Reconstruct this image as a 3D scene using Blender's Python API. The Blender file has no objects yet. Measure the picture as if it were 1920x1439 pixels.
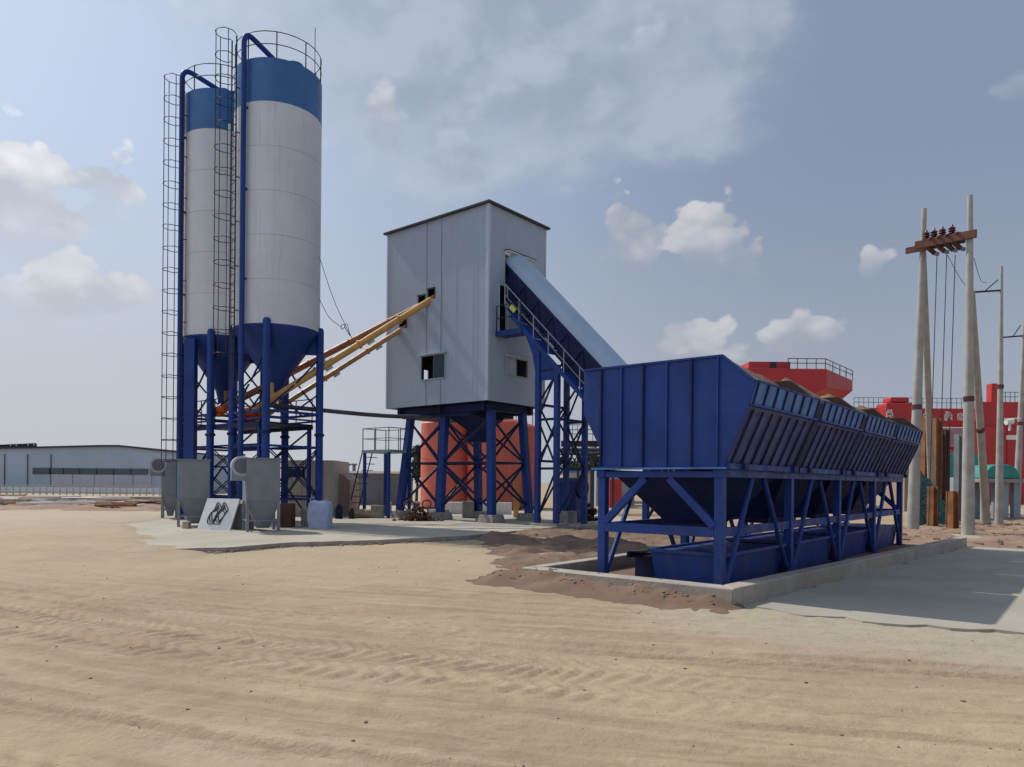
import bpy, math, random
import numpy as np
from mathutils import Vector, Matrix, noise as mnoise
random.seed(7); np.random.seed(7)
scene = bpy.context.scene
COL = scene.collection
R = math.radians
# ------------------------------------------------------------------ camera model
F = 1357.0; CX, CY = 960.0, 905.0; EYE = 1.7; ROLL = R(0.5)
cr, sr = math.cos(ROLL), math.sin(ROLL)
def ray(px, py):
    a = (px-CX)/F; b = -(py-CY)/F
    return Vector((a*cr-b*sr, 1.0, a*sr+b*cr))
def P(px, py, Y):
    d = ray(px, py); return Vector((d.x*Y, Y, EYE+d.z*Y))
def G(px, py, z=0.0):
    d = ray(px, py); t = (z-EYE)/d.z; return Vector((d.x*t, t, z))
def hit(px, py, p0, n):
    d = ray(px, py); o = Vector((0, 0, EYE)); t = (Vector(p0)-o).dot(n)/d.dot(n); return o+d*t
U = Vector((.633, .774, 0)).normalized(); V = Vector((-U.y, U.x, 0)); Z = Vector((0, 0, 1))
YAW = math.atan2(U.y, U.x)

# ------------------------------------------------------------------ materials
def nt(m):
    m.use_nodes = True; t = m.node_tree; t.nodes.clear(); return t
class N:
    """small node helper"""
    def __init__(s, t): s.t = t
    def new(s, typ, **k):
        n = s.t.nodes.new(typ)
        for a, b in k.items():
            if a[0] == '_': n.inputs[int(a[1:])].default_value = b
            else: setattr(n, a, b)
        return n
    def link(s, a, b): s.t.links.new(a, b)
    def put(s, inp, v):
        if hasattr(v, 'is_linked') or isinstance(v, bpy.types.NodeSocket): s.link(v, inp)
        else: inp.default_value = v
    def math(s, op, a, b=0.0, c=0.0, clamp=False):
        n = s.t.nodes.new('ShaderNodeMath'); n.operation = op; n.use_clamp = clamp
        for i, v in enumerate((a, b, c)): s.put(n.inputs[i], v)
        return n.outputs[0]
    def mix(s, f, a, b, blend='MIX'):
        n = s.t.nodes.new('ShaderNodeMix'); n.data_type = 'RGBA'; n.blend_type = blend
        s.put(n.inputs[0], f); s.put(n.inputs[6], a); s.put(n.inputs[7], b)
        return n.outputs[2]
    def noise(s, vec, scale, detail=4, rough=.55, dist=0):
        n = s.t.nodes.new('ShaderNodeTexNoise'); n.inputs['Scale'].default_value = scale
        n.inputs['Detail'].default_value = detail; n.inputs['Roughness'].default_value = rough
        n.inputs['Distortion'].default_value = dist
        if vec is not None: s.link(vec, n.inputs['Vector'])
        return n.outputs['Fac']
    def ramp(s, f, lo, hi, a=0.0, b=1.0, smooth=True):
        n = s.t.nodes.new('ShaderNodeMapRange'); n.interpolation_type = 'SMOOTHSTEP' if smooth else 'LINEAR'
        s.put(n.inputs[0], f)
        for i, v in zip((1, 2, 3, 4), (lo, hi, a, b)): s.put(n.inputs[i], v)
        return n.outputs[0]
    def scale(s, vec, v3):
        n = s.t.nodes.new('ShaderNodeMapping'); s.link(vec, n.inputs[0]); n.inputs['Scale'].default_value = v3
        return n.outputs[0]
def c4(c): return (c[0], c[1], c[2], 1.0)
MATS = {}
def paint(name, col, rough=.45, metal=0.0, var=.18, vs=.7, streak=.0, dust=.0, dustcol=(.36, .29, .21), bump=.0, bs=30, spec=.5, wave=0.0, spots=0.0, rust=0.0):
    m = bpy.data.materials.new(name); t = nt(m); n = N(t)
    out = n.new('ShaderNodeOutputMaterial'); b = n.new('ShaderNodeBsdfPrincipled'); n.link(b.outputs[0], out.inputs[0])
    pos = n.new('ShaderNodeNewGeometry').outputs['Position']; oc = n.new('ShaderNodeTexCoord').outputs['Object']
    f = n.noise(pos, vs, 5, .6)
    dark = tuple(x*(1-var) for x in col); lite = tuple(min(1, x*(1+var)) for x in col)
    c = n.mix(n.ramp(f, .3, .7), c4(dark), c4(lite))
    if streak:
        sv = n.scale(pos, (7, 7, .35)); fs = n.noise(sv, 1.0, 4, .6)
        c = n.mix(n.math('MULTIPLY', n.ramp(fs, .5, .75), streak), c, c4(tuple(x*.55 for x in col)))
    if rust:
        fr = n.noise(n.scale(pos, (3, 3, 1.2)), 2.2, 6, .7)
        c = n.mix(n.math('MULTIPLY', n.ramp(fr, .6, .72), rust), c, (.16, .07, .035, 1))
    if dust:
        sx = n.new('ShaderNodeSeparateXYZ'); n.link(pos, sx.inputs[0])
        fd = n.noise(pos, 1.7, 6, .65)
        low = n.ramp(n.math('ADD', sx.outputs[2], n.math('MULTIPLY', fd, -1.6)), -.9, .5, 1.0, .25)
        c = n.mix(n.math('MULTIPLY', n.math('MULTIPLY', low, n.ramp(fd, .35, .75)), dust), c, c4(dustcol))
    if spots:
        fp = n.noise(pos, 14, 3, .6); c = n.mix(n.math('MULTIPLY', n.ramp(fp, .62, .7), spots), c, c4(tuple(x*.6 for x in col)))
    n.link(c, b.inputs['Base Color'])
    fr2 = n.noise(pos, 5, 4, .6)
    n.link(n.ramp(fr2, .3, .7, max(0.05, rough-.1), min(1, rough+.12)), b.inputs['Roughness'])
    b.inputs['Metallic'].default_value = metal; b.inputs['Specular IOR Level'].default_value = spec
    h = None
    if bump:
        bn = n.new('ShaderNodeBump'); bn.inputs['Strength'].default_value = bump; bn.inputs['Distance'].default_value = .02
        n.link(n.noise(pos, bs, 4, .6), bn.inputs['Height']); n.link(bn.outputs[0], b.inputs['Normal']); h = bn
    if wave:
        sx2 = n.new('ShaderNodeSeparateXYZ'); n.link(oc, sx2.inputs[0])
        w = n.math('SINE', n.math('MULTIPLY', n.math('ADD', sx2.outputs[0], sx2.outputs[1]), wave))
        bn = n.new('ShaderNodeBump'); bn.inputs['Strength'].default_value = .12; bn.inputs['Distance'].default_value = .008
        n.link(n.math('POWER', n.math('ABSOLUTE', w), 6.0), bn.inputs['Height']); n.link(bn.outputs[0], b.inputs['Normal'])
        if h: n.link(h.outputs[0], bn.inputs['Normal'])
    MATS[name] = m
    return m
BLUE = (.012, .044, .215)
M_blue   = paint('blue_paint', BLUE, .5, 0, .2, .9, .35, .25, (.16, .14, .13), .10, 5, spec=.3, rust=.10)
M_slope  = paint('bounce_lit_blue_paint', (.085, .095, .21), .65, 0, .22, 1.5, .3, .1, (.2, .17, .15), .06, 9, spec=.25)  # ground bounce is put into this lighter, greyer blue; a little dust mixed in
M_blue2  = paint('blue_paint_plain', BLUE, .5, 0, .14, .8, .18, .05, spec=.3)
M_band   = paint('blue_band_paint', (.036, .135, .34), .42, 0, .10, .5, .12)
M_navy   = paint('navy_paint', (.009, .018, .075), .6, 0, .2, 1, .1, .05, spec=.25)
M_lip    = paint('lip_blue', (.065, .17, .41), .5, 0, .3, 2.6, .45, .15, (.25, .24, .24), .1, 8, spec=.35)  # lighter copy of the blue: skylight on the lips is put into it
M_white  = paint('silo_white', (.62, .64, .67), .5, 0, .06, .5, .26, 0, bump=.03, bs=2, spec=.35)
M_clad   = paint('grey_cladding', (.36, .43, .52), .45, 0, .04, .4, .08, 0, wave=9.0)
M_clad2  = paint('grey_cladding_trim', (.46, .53, .61), .4, 0, .05, 1)
M_cover  = paint('belt_cover', (.34, .44, .56), .38, .0, .06, 1, .05)
M_roof   = paint('dark_roof_edge', (.03, .032, .04), .6)
M_iron   = paint('black_iron', (.022, .026, .04), .6)
M_dark   = paint('dark_void', (.03, .033, .04), .8)
M_yel    = paint('screw_yellow', (.58, .32, .085), .45, 0, .18, 1.5, .3, .1)
M_redb   = paint('screw_red', (.40, .14, .06), .5, 0, .25, 1.6, .3)
M_tan    = paint('screw_tan', (.46, .25, .09), .5, 0, .2, 1.6, .3)
M_orange = paint('motor_orange', (.55, .09, .02), .5)
M_tank   = paint('tank_red', (.56, .115, .075), .6, 0, .14, .5, .35, .55, (.5, .3, .22), .05, 4)
M_red    = paint('crane_red', (.44, .028, .03), .5, 0, .1, .5, .12)
M_conc   = paint('pole_concrete', (.36, .34, .31), .85, 0, .14, 2.5, .2, 0, bump=.25, bs=40)
M_block  = paint('block_concrete', (.30, .27, .24), .9, 0, .25, 3, .2, 0, bump=.5, bs=25)
M_kerb   = paint('kerb_concrete', (.37, .33, .28), .9, 0, .16, 1.8, .35, .35, (.33, .26, .19), .5, 22, spots=.4)
M_rust   = paint('rust_steel', (.27, .115, .045), .85, .1, .35, 2.5, .5, 0, bump=.3, bs=30)
M_rustd  = paint('rust_dark', (.10, .05, .032), .85, .1, .3, 2.5, .4)
M_arm    = paint('crossarm_rust_shaded', (.14, .055, .035), .8, 0, .25, 2.5, .4)  # the arm's shade is put into this darker rust colour
M_insul  = paint('insulator', (.10, .025, .028), .3)
M_grey   = paint('hopper_grey', (.21, .235, .26), .5, 0, .12, 1.5, .25, .2)
M_greyl  = paint('hopper_light', (.42, .43, .44), .5, 0, .1, 1.5, .2)
M_beige  = paint('beige_sheet', (.44, .39, .33), .6, 0, .08, .8, .15)
M_pink   = paint('beige_brown', (.33, .23, .18), .7, 0, .1, .8, .15)
M_shed   = paint('shed_blue_grey', (.36, .43, .52), .6, 0, .07, .25, .1)
M_shedl  = paint('shed_lower', (.44, .43, .48), .6, 0, .07, .25, .1)
M_shedd  = paint('shed_dark', (.13, .14, .16), .7, 0, .12, .6, .2)
M_glass  = paint('window_dark', (.05, .08, .10), .15, 0, .2, .3)
M_wht    = paint('white_metal', (.75, .75, .74), .5, 0, .08, 3)
M_teal   = paint('teal_canopy', (.02, .24, .19), .45, 0, .12, 1)
M_net    = paint('green_netting', (.045, .11, .10), .95, 0, .8, 11, 0, 0, bump=1.0, bs=30)
M_bag    = paint('bulk_bag', (.42, .50, .68), .85, 0, .1, 4, .0, .0, bump=.6, bs=9)
M_wood   = paint('timber', (.42, .31, .19), .8, 0, .25, 6, .3, 0, bump=.3, bs=30)
M_black  = paint('black_rubber', (.018, .018, .02), .7, 0, .3, 3)
M_hose   = paint('grey_hose', (.07, .07, .08), .6)
M_div    = paint('rusty_divider', (.06, .038, .026), .85, 0, .3, 2.5, .4)
M_agg    = paint('aggregate', (.17, .105, .065), .95, 0, .3, 5, 0, 0, bump=1.0, bs=22)
M_leaf   = paint('leaves', (.035, .06, .03), .8, 0, .5, 1.5)
M_bark   = paint('bark', (.09, .065, .045), .9, 0, .3, 6)
M_bluer  = paint('blue_roof', (.05, .2, .5), .5)
M_cab    = paint('cabinet_grey', (.26, .31, .36), .5, 0, .1, 1, .1)
M_hiviz  = paint('yellow_tag', (.6, .62, .08), .6)
M_stone  = paint('stone', (.21, .155, .11), .95, 0, .3, 8, 0, 0, bump=.5, bs=30)

# ------------------------------------------------------------------ mesh builder
WM = {}
class MB:
    def __init__(s): s.v = []; s.f = []; s.cuts = []
    def add(s, vs, fs):
        o = len(s.v); s.cuts.append((o, len(s.f))); s.v += [tuple(v) for v in vs]; s.f += [tuple(i+o for i in f) for f in fs]; return s
    def box(s, c, ax, ay, az):
        """c centre; ax, ay, az half-extent vectors"""
        c = Vector(c); vs = [c+i*ax+j*ay+k*az for i in (-1, 1) for j in (-1, 1) for k in (-1, 1)]
        return s.add(vs, [(0, 1, 3, 2), (4, 6, 7, 5), (0, 4, 5, 1), (2, 3, 7, 6), (0, 2, 6, 4), (1, 5, 7, 3)])
    def beam(s, p, q, w, h=None, up=Z):
        h = h or w; p, q = Vector(p), Vector(q); d = (q-p)
        if d.length < 1e-6: return s
        dn = d.normalized()
        if abs(dn.dot(up)) > .98: up = U if abs(dn.dot(U)) < .9 else V
        x = dn.cross(up).normalized(); y = x.cross(dn).normalized()
        return s.box((p+q)/2, d/2, x*w/2, y*h/2)
    def tube(s, pts, r, n=10, cap=True, r2=None):
        pts = [Vector(p) for p in pts]; m = len(pts); ring = []
        vs = []; fs = []; prev = None
        for i, p in enumerate(pts):
            if i == 0: t = pts[1]-pts[0]
            elif i == m-1: t = pts[-1]-pts[-2]
            else: t = (pts[i+1]-pts[i]).normalized()+(pts[i]-pts[i-1]).normalized()
            t = t.normalized() if t.length > 1e-9 else prev_t
            prev_t = t
            if prev is None:
                a = Z if abs(t.z) < .9 else Vector((1, 0, 0)); x = t.cross(a).normalized()
            else:
                x = (prev-t*prev.dot(t)).normalized()
            prev = x; y = t.cross(x)
            rr = r if r2 is None else r+(r2-r)*i/(m-1)
            for k in range(n):
                a = 2*math.pi*k/n; vs.append(p+(x*math.cos(a)+y*math.sin(a))*rr)
        for i in range(m-1):
            for k in range(n):
                a, b = i*n+k, i*n+(k+1) % n; fs.append((a, b, b+n, a+n))
        if cap: fs.append(tuple(range(n-1, -1, -1))); fs.append(tuple((m-1)*n+k for k in range(n)))
        return s.add(vs, fs)
    def lathe(s, c, prof, n=48, cap=False, a0=0, a1=2*math.pi):
        c = Vector(c); vs = []; fs = []; full = abs(a1-a0-2*math.pi) < 1e-6; m = n if full else n+1
        for r, z in prof:
            for k in range(m):
                a = a0+(a1-a0)*k/n; vs.append(c+Vector((r*math.cos(a), r*math.sin(a), z)))
        for i in range(len(prof)-1):
            for k in range(n):
                a, b = i*m+k, i*m+(k+1) % m; fs.append((a, b, b+m, a+m))
        if cap: fs.append(tuple(range(m-1, -1, -1))); fs.append(tuple((len(prof)-1)*m+k for k in range(m)))
        return s.add(vs, fs)
    def prism(s, poly, ext):
        n = len(poly); poly = [Vector(p) for p in poly]; ext = Vector(ext)
        vs = poly+[p+ext for p in poly]
        fs = [tuple(range(n-1, -1, -1)), tuple(range(n, 2*n))]+[(i, (i+1) % n, n+(i+1) % n, n+i) for i in range(n)]
        return s.add(vs, fs)
    def loft(s, rings, cap=True):
        n = len(rings[0]); vs = [p for r in rings for p in r]; fs = []
        for i in range(len(rings)-1):
            for k in range(n):
                a, b = i*n+k, i*n+(k+1) % n; fs.append((a, b, b+n, a+n))
        if cap: fs.append(tuple(range(n-1, -1, -1))); fs.append(tuple((len(rings)-1)*n+k for k in range(n)))
        return s.add(vs, fs)
    def split(s, name, mat, parent=None, **k):
        out = []; cuts = s.cuts+[(len(s.v), len(s.f))]
        for (v0, f0), (v1, f1) in zip(cuts[:-1], cuts[1:]):
            m = MB(); m.v = s.v[v0:v1]; m.f = [tuple(i-v0 for i in f) for f in s.f[f0:f1]]; out.append(m.build(name, mat, parent, **k))
        return out
    def build(s, name, mat, parent=None, bevel=0, smooth=True, world=None):
        me = bpy.data.meshes.new(name)
        Wp = WM[parent.name] if parent is not None else (world or Matrix.Identity(4))
        inv = Wp.inverted()
        me.from_pydata([tuple(inv @ Vector(v)) for v in s.v], [], s.f); me.update()
        me.materials.append(mat)
        o = bpy.data.objects.new(name, me); COL.objects.link(o)
        if smooth:
            me.polygons.foreach_set('use_smooth', [True]*len(me.polygons)); me.set_sharp_from_angle(angle=R(35))
        if parent is not None: o.parent = parent
        else: o.matrix_world = Wp
        WM[o.name] = Wp.copy()
        if bevel:
            b = o.modifiers.new('bevel', 'BEVEL'); b.width = bevel; b.segments = 2; b.limit_method = 'ANGLE'; b.angle_limit = R(40)
        return o
def thing(name, label, cat, loc=(0, 0, 0), rz=0.0, group=None):
    o = bpy.data.objects.new(name, None); COL.objects.link(o); o.empty_display_size = .3
    o.location = loc; o.rotation_euler = (0, 0, rz); o['label'] = label; o['category'] = cat
    if group: o['group'] = group
    WM[o.name] = Matrix.Translation(Vector(loc)) @ Matrix.Rotation(rz, 4, 'Z')
    return o
def tag(o, label, cat, group=None, kind=None):
    o['label'] = label; o['category'] = cat
    if group: o['group'] = group
    if kind: o['kind'] = kind
    return o
def struct(o, kind='structure'): o['kind'] = kind; return o
def kids(o): return [c for c in bpy.data.objects if c.parent == o]
def copy_tree(o, parent=None):
    c = o.copy(); COL.objects.link(c)
    if parent is not None: c.parent = parent
    for ch in kids(o):
        if ch != c: copy_tree(ch, c)
    return c
def base(loc, rz=0.0): return Matrix.Translation(Vector(loc)) @ Matrix.Rotation(rz, 4, 'Z')
def fbm(x, y, sc=1.0, oct=4, seed=0.0):
    t = 0; a = .5; f = sc
    for i in range(oct):
        t += a*mnoise.noise(Vector((x*f+seed*17.3, y*f-seed*9.1, seed*3.7+i*5.1))); a *= .5; f *= 2.03
    return t

# ------------------------------------------------------------------ ground
def vn(x, y, seed):
    xi = np.floor(x); yi = np.floor(y); fx = x-xi; fy = y-yi; fx = fx*fx*(3-2*fx); fy = fy*fy*(3-2*fy)
    def h(a, b):
        q = np.sin(a*127.1+b*311.7+seed*74.7)*43758.5453; return q-np.floor(q)
    return (h(xi, yi)*(1-fx)+h(xi+1, yi)*fx)*(1-fy)+(h(xi, yi+1)*(1-fx)+h(xi+1, yi+1)*fx)*fy
def nfbm(x, y, sc, oct=4, seed=1):
    t = 0; a = .5
    for i in range(oct): t = t+a*(vn(x*sc, y*sc, seed+i)-.5); a *= .5; sc *= 2.1
    return t
def yc(x): return 6.5-.30*x+.014*x*x
def ground_h(x, y):
    d = (y-yc(x)); s = x*1.06
    near = np.clip((22-y)/8, 0, 1)*np.clip((y-1)/2, 0, 1)
    h = .035*nfbm(x, y, .35, 3, 3)+.022*nfbm(x, y*1.6, 1.6, 4, 7)
    d = d+.12*nfbm(x, y, .5, 2, 21)
    def rut(d0, w, dep):
        q = (d-d0)/w
        return -dep*np.exp(-q**4)+dep*.7*(np.exp(-((np.abs(q)-1.35)/.35)**2))
    for d0, w, dep in ((1.25, .14, .022), (.95, .08, .018), (-2.35, .10, .03), (-1.65, .2, .016), (-2.9, .3, .018), (2.2, .2, .012),
                       (3.3, .15, .009), (-3.6, .12, .02), (-.95, .07, .015)):
        h = h+rut(d0, w, dep)*(0.55+.9*np.clip(vn(x*.4, y*.4, d0+3)*1.3-.2, 0, 1))
    for d0, w, per, am in ((.28, .42, .19, .03), (-.42, .3, .24, .026), (-3.25, .35, .3, .035), (1.7, .25, .22, .012)):
        m = np.clip(1.15-np.abs((d-d0)/w)**3, 0, 1)*np.clip(1.0-(x-.3)/2.5, .0, 1)
        ph = (s*1.0+np.abs(d-d0)*.8)/per+1.2*vn(x*1.5, y*1.5, 9)
        blk = np.clip(np.sin(ph*2*np.pi)*3.0+.4, -1, 1)*np.clip(.25+vn(x*2.2, y*3.0, 12)*1.2, 0, 1)
        h = h+am*.5*m*blk
    # a second set of wheel lines crossing at a shallow angle
    d2 = y-(4.75-.52*x+.03*x*x)+.08*nfbm(x, y, .7, 2, 51)
    for d0, w, dep in ((0, .09, .016), (.34, .07, .012), (-.9, .1, .014), (1.5, .06, .010), (1.75, .06, .008)):
        q = (d2-d0)/w; h = h+(-dep*np.exp(-q**4)+dep*.8*np.exp(-((np.abs(q)-1.35)/.35)**2))*np.clip(vn(x*.5, y*.5, d0*3+8)*1.6-.3, 0, 1)
    h = h+.016*nfbm(x, y, 5, 4, 31)*near*2
    pits = np.clip(vn(x*3.1, y*3.7, 61)-.80, 0, 1)*5; h = h-.018*pits*np.clip(vn(x*.6, y*.6, 62)*2-.7, 0, 1)
    return h*near
def graded(lo, hi, fine_lo, fine_hi, step, grow=1.18):
    a = list(np.arange(fine_lo, fine_hi, step)); s = step
    x = fine_hi
    while x < hi: a.append(x); s *= grow; x += s
    a.append(hi); s = step; x = fine_lo-step; b = []
    while x > lo: b.append(x); s *= grow; x -= s
    b.append(lo); return np.array(b[::-1]+a)
gx = graded(-3000, 3000, -8, 8.5, .045); gy = graded(-40, 4000, 3.4, 11.5, .036)
XX, YY = np.meshgrid(gx, gy); HH = ground_h(XX, YY)
nx, ny = len(gx), len(gy)
me = bpy.data.meshes.new('ground')
co = np.stack([XX.ravel(), YY.ravel(), HH.ravel()], 1).astype(np.float32)
idx = np.arange(nx*ny).reshape(ny, nx)
fc = np.stack([idx[:-1, :-1].ravel(), idx[:-1, 1:].ravel(), idx[1:, 1:].ravel(), idx[1:, :-1].ravel()], 1)
me.vertices.add(nx*ny); me.vertices.foreach_set('co', co.ravel())
me.loops.add(fc.size); me.loops.foreach_set('vertex_index', fc.ravel().astype(np.int32))
me.polygons.add(len(fc)); me.polygons.foreach_set('loop_start', np.arange(0, fc.size, 4, dtype=np.int32))
me.polygons.foreach_set('use_smooth', [True]*len(fc)); me.update(); me.validate()
ground = bpy.data.objects.new('ground', me); COL.objects.link(ground); struct(ground)

C0 = Vector((3.13, 10.9, 0))            # foot of the nearest leg of the aggregate batcher
def Q(u, v, z=0.0): return C0+U*u+V*v+Z*z
def ground_mat():
    m = bpy.data.materials.new('sandy_ground'); t = nt(m); n = N(t)
    out = n.new('ShaderNodeOutputMaterial'); b = n.new('ShaderNodeBsdfPrincipled'); n.link(b.outputs[0], out.inputs[0])
    pos = n.new('ShaderNodeNewGeometry').outputs['Position']
    sx = n.new('ShaderNodeSeparateXYZ'); n.link(pos, sx.inputs[0]); x, y = sx.outputs[0], sx.outputs[1]
    sand, sand2 = (.405, .313, .208, 1), (.335, .252, .167, 1)
    c = n.mix(n.ramp(n.noise(pos, .35, 6, .6), .35, .65), sand, sand2)
    # streaks along the wheel tracks
    d = n.math('SUBTRACT', y, n.math('ADD', n.math('MULTIPLY', x, -.30), n.math('MULTIPLY', n.math('MULTIPLY', x, x), .014)))
    cv = n.new('ShaderNodeCombineXYZ'); n.link(n.math('MULTIPLY', x, .35), cv.inputs[0]); n.link(n.math('MULTIPLY', d, 4.5), cv.inputs[1])
    st = n.noise(cv.outputs[0], 1.0, 6, .62, .3)
    near = n.ramp(y, 9, 17, 1, .25)
    c = n.mix(n.math('MULTIPLY', n.ramp(st, .48, .68), n.math('MULTIPLY', near, .55)), c, (.245, .175, .115, 1))
    c = n.mix(n.math('MULTIPLY', n.ramp(st, .47, .3), n.math('MULTIPLY', near, .45)), c, (.475, .39, .285, 1))
    # reddish tints
    c = n.mix(n.math('MULTIPLY', n.ramp(n.noise(n.scale(pos, (.5, 1.2, 1)), .6, 3), .52, .72), .45), c, (.33, .215, .15, 1))
    # pale concrete-dusty area beside the kerb and left of the pad
    uu = n.math('ADD', n.math('MULTIPLY', n.math('SUBTRACT', x, C0.x), U.x), n.math('MULTIPLY', n.math('SUBTRACT', y, C0.y), U.y))
    vv = n.math('ADD', n.math('MULTIPLY', n.math('SUBTRACT', x, C0.x), V.x), n.math('MULTIPLY', n.math('SUBTRACT', y, C0.y), V.y))
    wob = n.math('MULTIPLY', n.math('SUBTRACT', n.noise(pos, .8, 5, .6), .5), 2.4)
    e1 = n.ramp(n.math('ADD', uu, wob), -3.4, -1.6); e2 = n.ramp(n.math('ADD', vv, wob), .6, -.4)
    e3 = n.ramp(n.math('ADD', y, wob), 5.9, 7.3)
    pm = n.math('MULTIPLY', n.math('MULTIPLY', e1, e2), e3)
    c = n.mix(n.math('MULTIPLY', pm, .8), c, (.40, .35, .265, 1))
    far = n.math('MULTIPLY', n.ramp(n.math('ADD', y, wob), 10.5, 15), n.ramp(x, 1.5, -1.5))
    c = n.mix(n.math('MULTIPLY', far, .55), c, (.42, .345, .235, 1))
    fl = n.math('MULTIPLY', n.ramp(n.math('ADD', y, n.math('MULTIPLY', wob, 2.5)), 18, 30), n.ramp(x, -1, -9))
    c = n.mix(n.math('MULTIPLY', fl, .5), c, (.44, .385, .30, 1))
    # marks, cracks, small dark specks
    sp = n.noise(n.scale(pos, (1, 2.2, 1)), 4.5, 5, .7)
    c = n.mix(n.math('MULTIPLY', n.ramp(sp, .58, .70), .5), c, (.24, .165, .11, 1))
    sp2 = n.noise(n.scale(pos, (.45, 1.6, 1)), 2.4, 7, .72, .6)
    c = n.mix(n.math('MULTIPLY', n.ramp(sp2, .57, .66), .42), c, (.27, .19, .13, 1)); c = n.mix(n.math('MULTIPLY', n.ramp(sp2, .42, .33), .35), c, (.50, .41, .29, 1))
    s3 = n.noise(pos, 38, 3, .6); c = n.mix(n.math('MULTIPLY', n.ramp(s3, .62, .75), .5), c, (.20, .15, .11, 1))
    c = n.mix(n.math('MULTIPLY', n.ramp(s3, .38, .28), .35), c, (.42, .35, .26, 1))
    n.link(c, b.inputs['Base Color']); b.inputs['Roughness'].default_value = .95; b.inputs['Specular IOR Level'].default_value = .15
    bn = n.new('ShaderNodeBump'); bn.inputs['Strength'].default_value = .7; bn.inputs['Distance'].default_value = .03
    hh = n.math('ADD', n.math('ADD', n.noise(pos, 9, 6, .68), n.math('MULTIPLY', n.noise(n.scale(pos, (.7, 1.5, 1)), 28, 5, .7), .35)), n.math('MULTIPLY', st, .8))
    n.link(hh, bn.inputs['Height']); n.link(bn.outputs[0], b.inputs['Normal'])
    return m
ground.data.materials.append(ground_mat())

def slab_mat(name, col, dustc, dustamt):
    m = bpy.data.materials.new(name); t = nt(m); n = N(t)
    out = n.new('ShaderNodeOutputMaterial'); b = n.new('ShaderNodeBsdfPrincipled'); n.link(b.outputs[0], out.inputs[0])
    pos = n.new('ShaderNodeNewGeometry').outputs['Position']
    c = n.mix(n.ramp(n.noise(pos, .5, 5), .3, .7), c4(tuple(v*.88 for v in col)), c4(tuple(v*1.1 for v in col)))
    c = n.mix(n.math('MULTIPLY', n.ramp(n.noise(n.scale(pos, (1, 1.7, 1)), .55, 6, .65), .47, .66), dustamt), c, c4(dustc))
    c = n.mix(n.math('MULTIPLY', n.ramp(n.noise(pos, 2.6, 6, .7), .6, .72), .4), c, c4(tuple(v*.62 for v in col)))
    n.link(c, b.inputs['Base Color']); b.inputs['Roughness'].default_value = .9; b.inputs['Specular IOR Level'].default_value = .2
    bn = n.new('ShaderNodeBump'); bn.inputs['Strength'].default_value = .35; bn.inputs['Distance'].default_value = .01
    n.link(n.noise(pos, 14, 5, .65), bn.inputs['Height']); n.link(bn.outputs[0], b.inputs['Normal'])
    return m
M_pad = slab_mat('pad_concrete', (.40, .365, .30), (.40, .33, .235), .6)
M_apron = slab_mat('apron_concrete', (.35, .325, .27), (.37, .31, .23), .5)
M_soil = slab_mat('brown_soil', (.175, .115, .08), (.26, .19, .135), .5)
M_soil2 = slab_mat('red_soil', (.27, .175, .125), (.36, .27, .19), .7)
def rough_edge(pts, step=.25, amp=.06, seed=1):
    out = []
    for i in range(len(pts)):
        a, b = Vector(pts[i]), Vector(pts[(i+1) % len(pts)]); L = (b-a).length; k = max(1, int(L/step)) if L < 60 else 1
        nrm = Vector((-(b-a).y, (b-a).x, 0)).normalized()
        for j in range(k):
            p = a.lerp(b, j/k); out.append(p+nrm*amp*2*fbm(p.x, p.y, 2.2, 3, seed))
    return out
# silo pad: raised concrete slab with a broken front edge
edge = [G(245, 1040), G(330, 1039), G(420, 1036), G(540, 1026), G(700, 1021), G(880, 1012), G(960, 1003), G(1060, 993)]
pad = edge+[Vector((3.6, 27.5, 0)), Vector((5.4, 31, 0)), Vector((5.0, 40, 0)), Vector((-8, 42, 0)), Vector((-15.8, 32, 0)), Vector((-14.2, 25, 0))]
pr = rough_edge([Vector((p.x, p.y, -.05)) for p in pad], .12, .09)
o = MB().prism(pr, (0, 0, .165)).build('concrete_pad', M_pad, smooth=False); struct(o)
def slabpoly(pts, z): return [Vector((p.x, p.y, z)) for p in pts]
apr = [Q(-.75, -.56), Q(13.5, -1.52), Q(13.6, -7), Q(3.0, -9.0), Q(.9, -6.6), Q(-.1, -4.4), Q(-.6, -2.4)]
o = MB().prism(rough_edge(slabpoly(apr, -.08), .22, .24, 5), (0, 0, .10)).build('concrete_apron', M_apron, smooth=False); struct(o)

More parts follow.
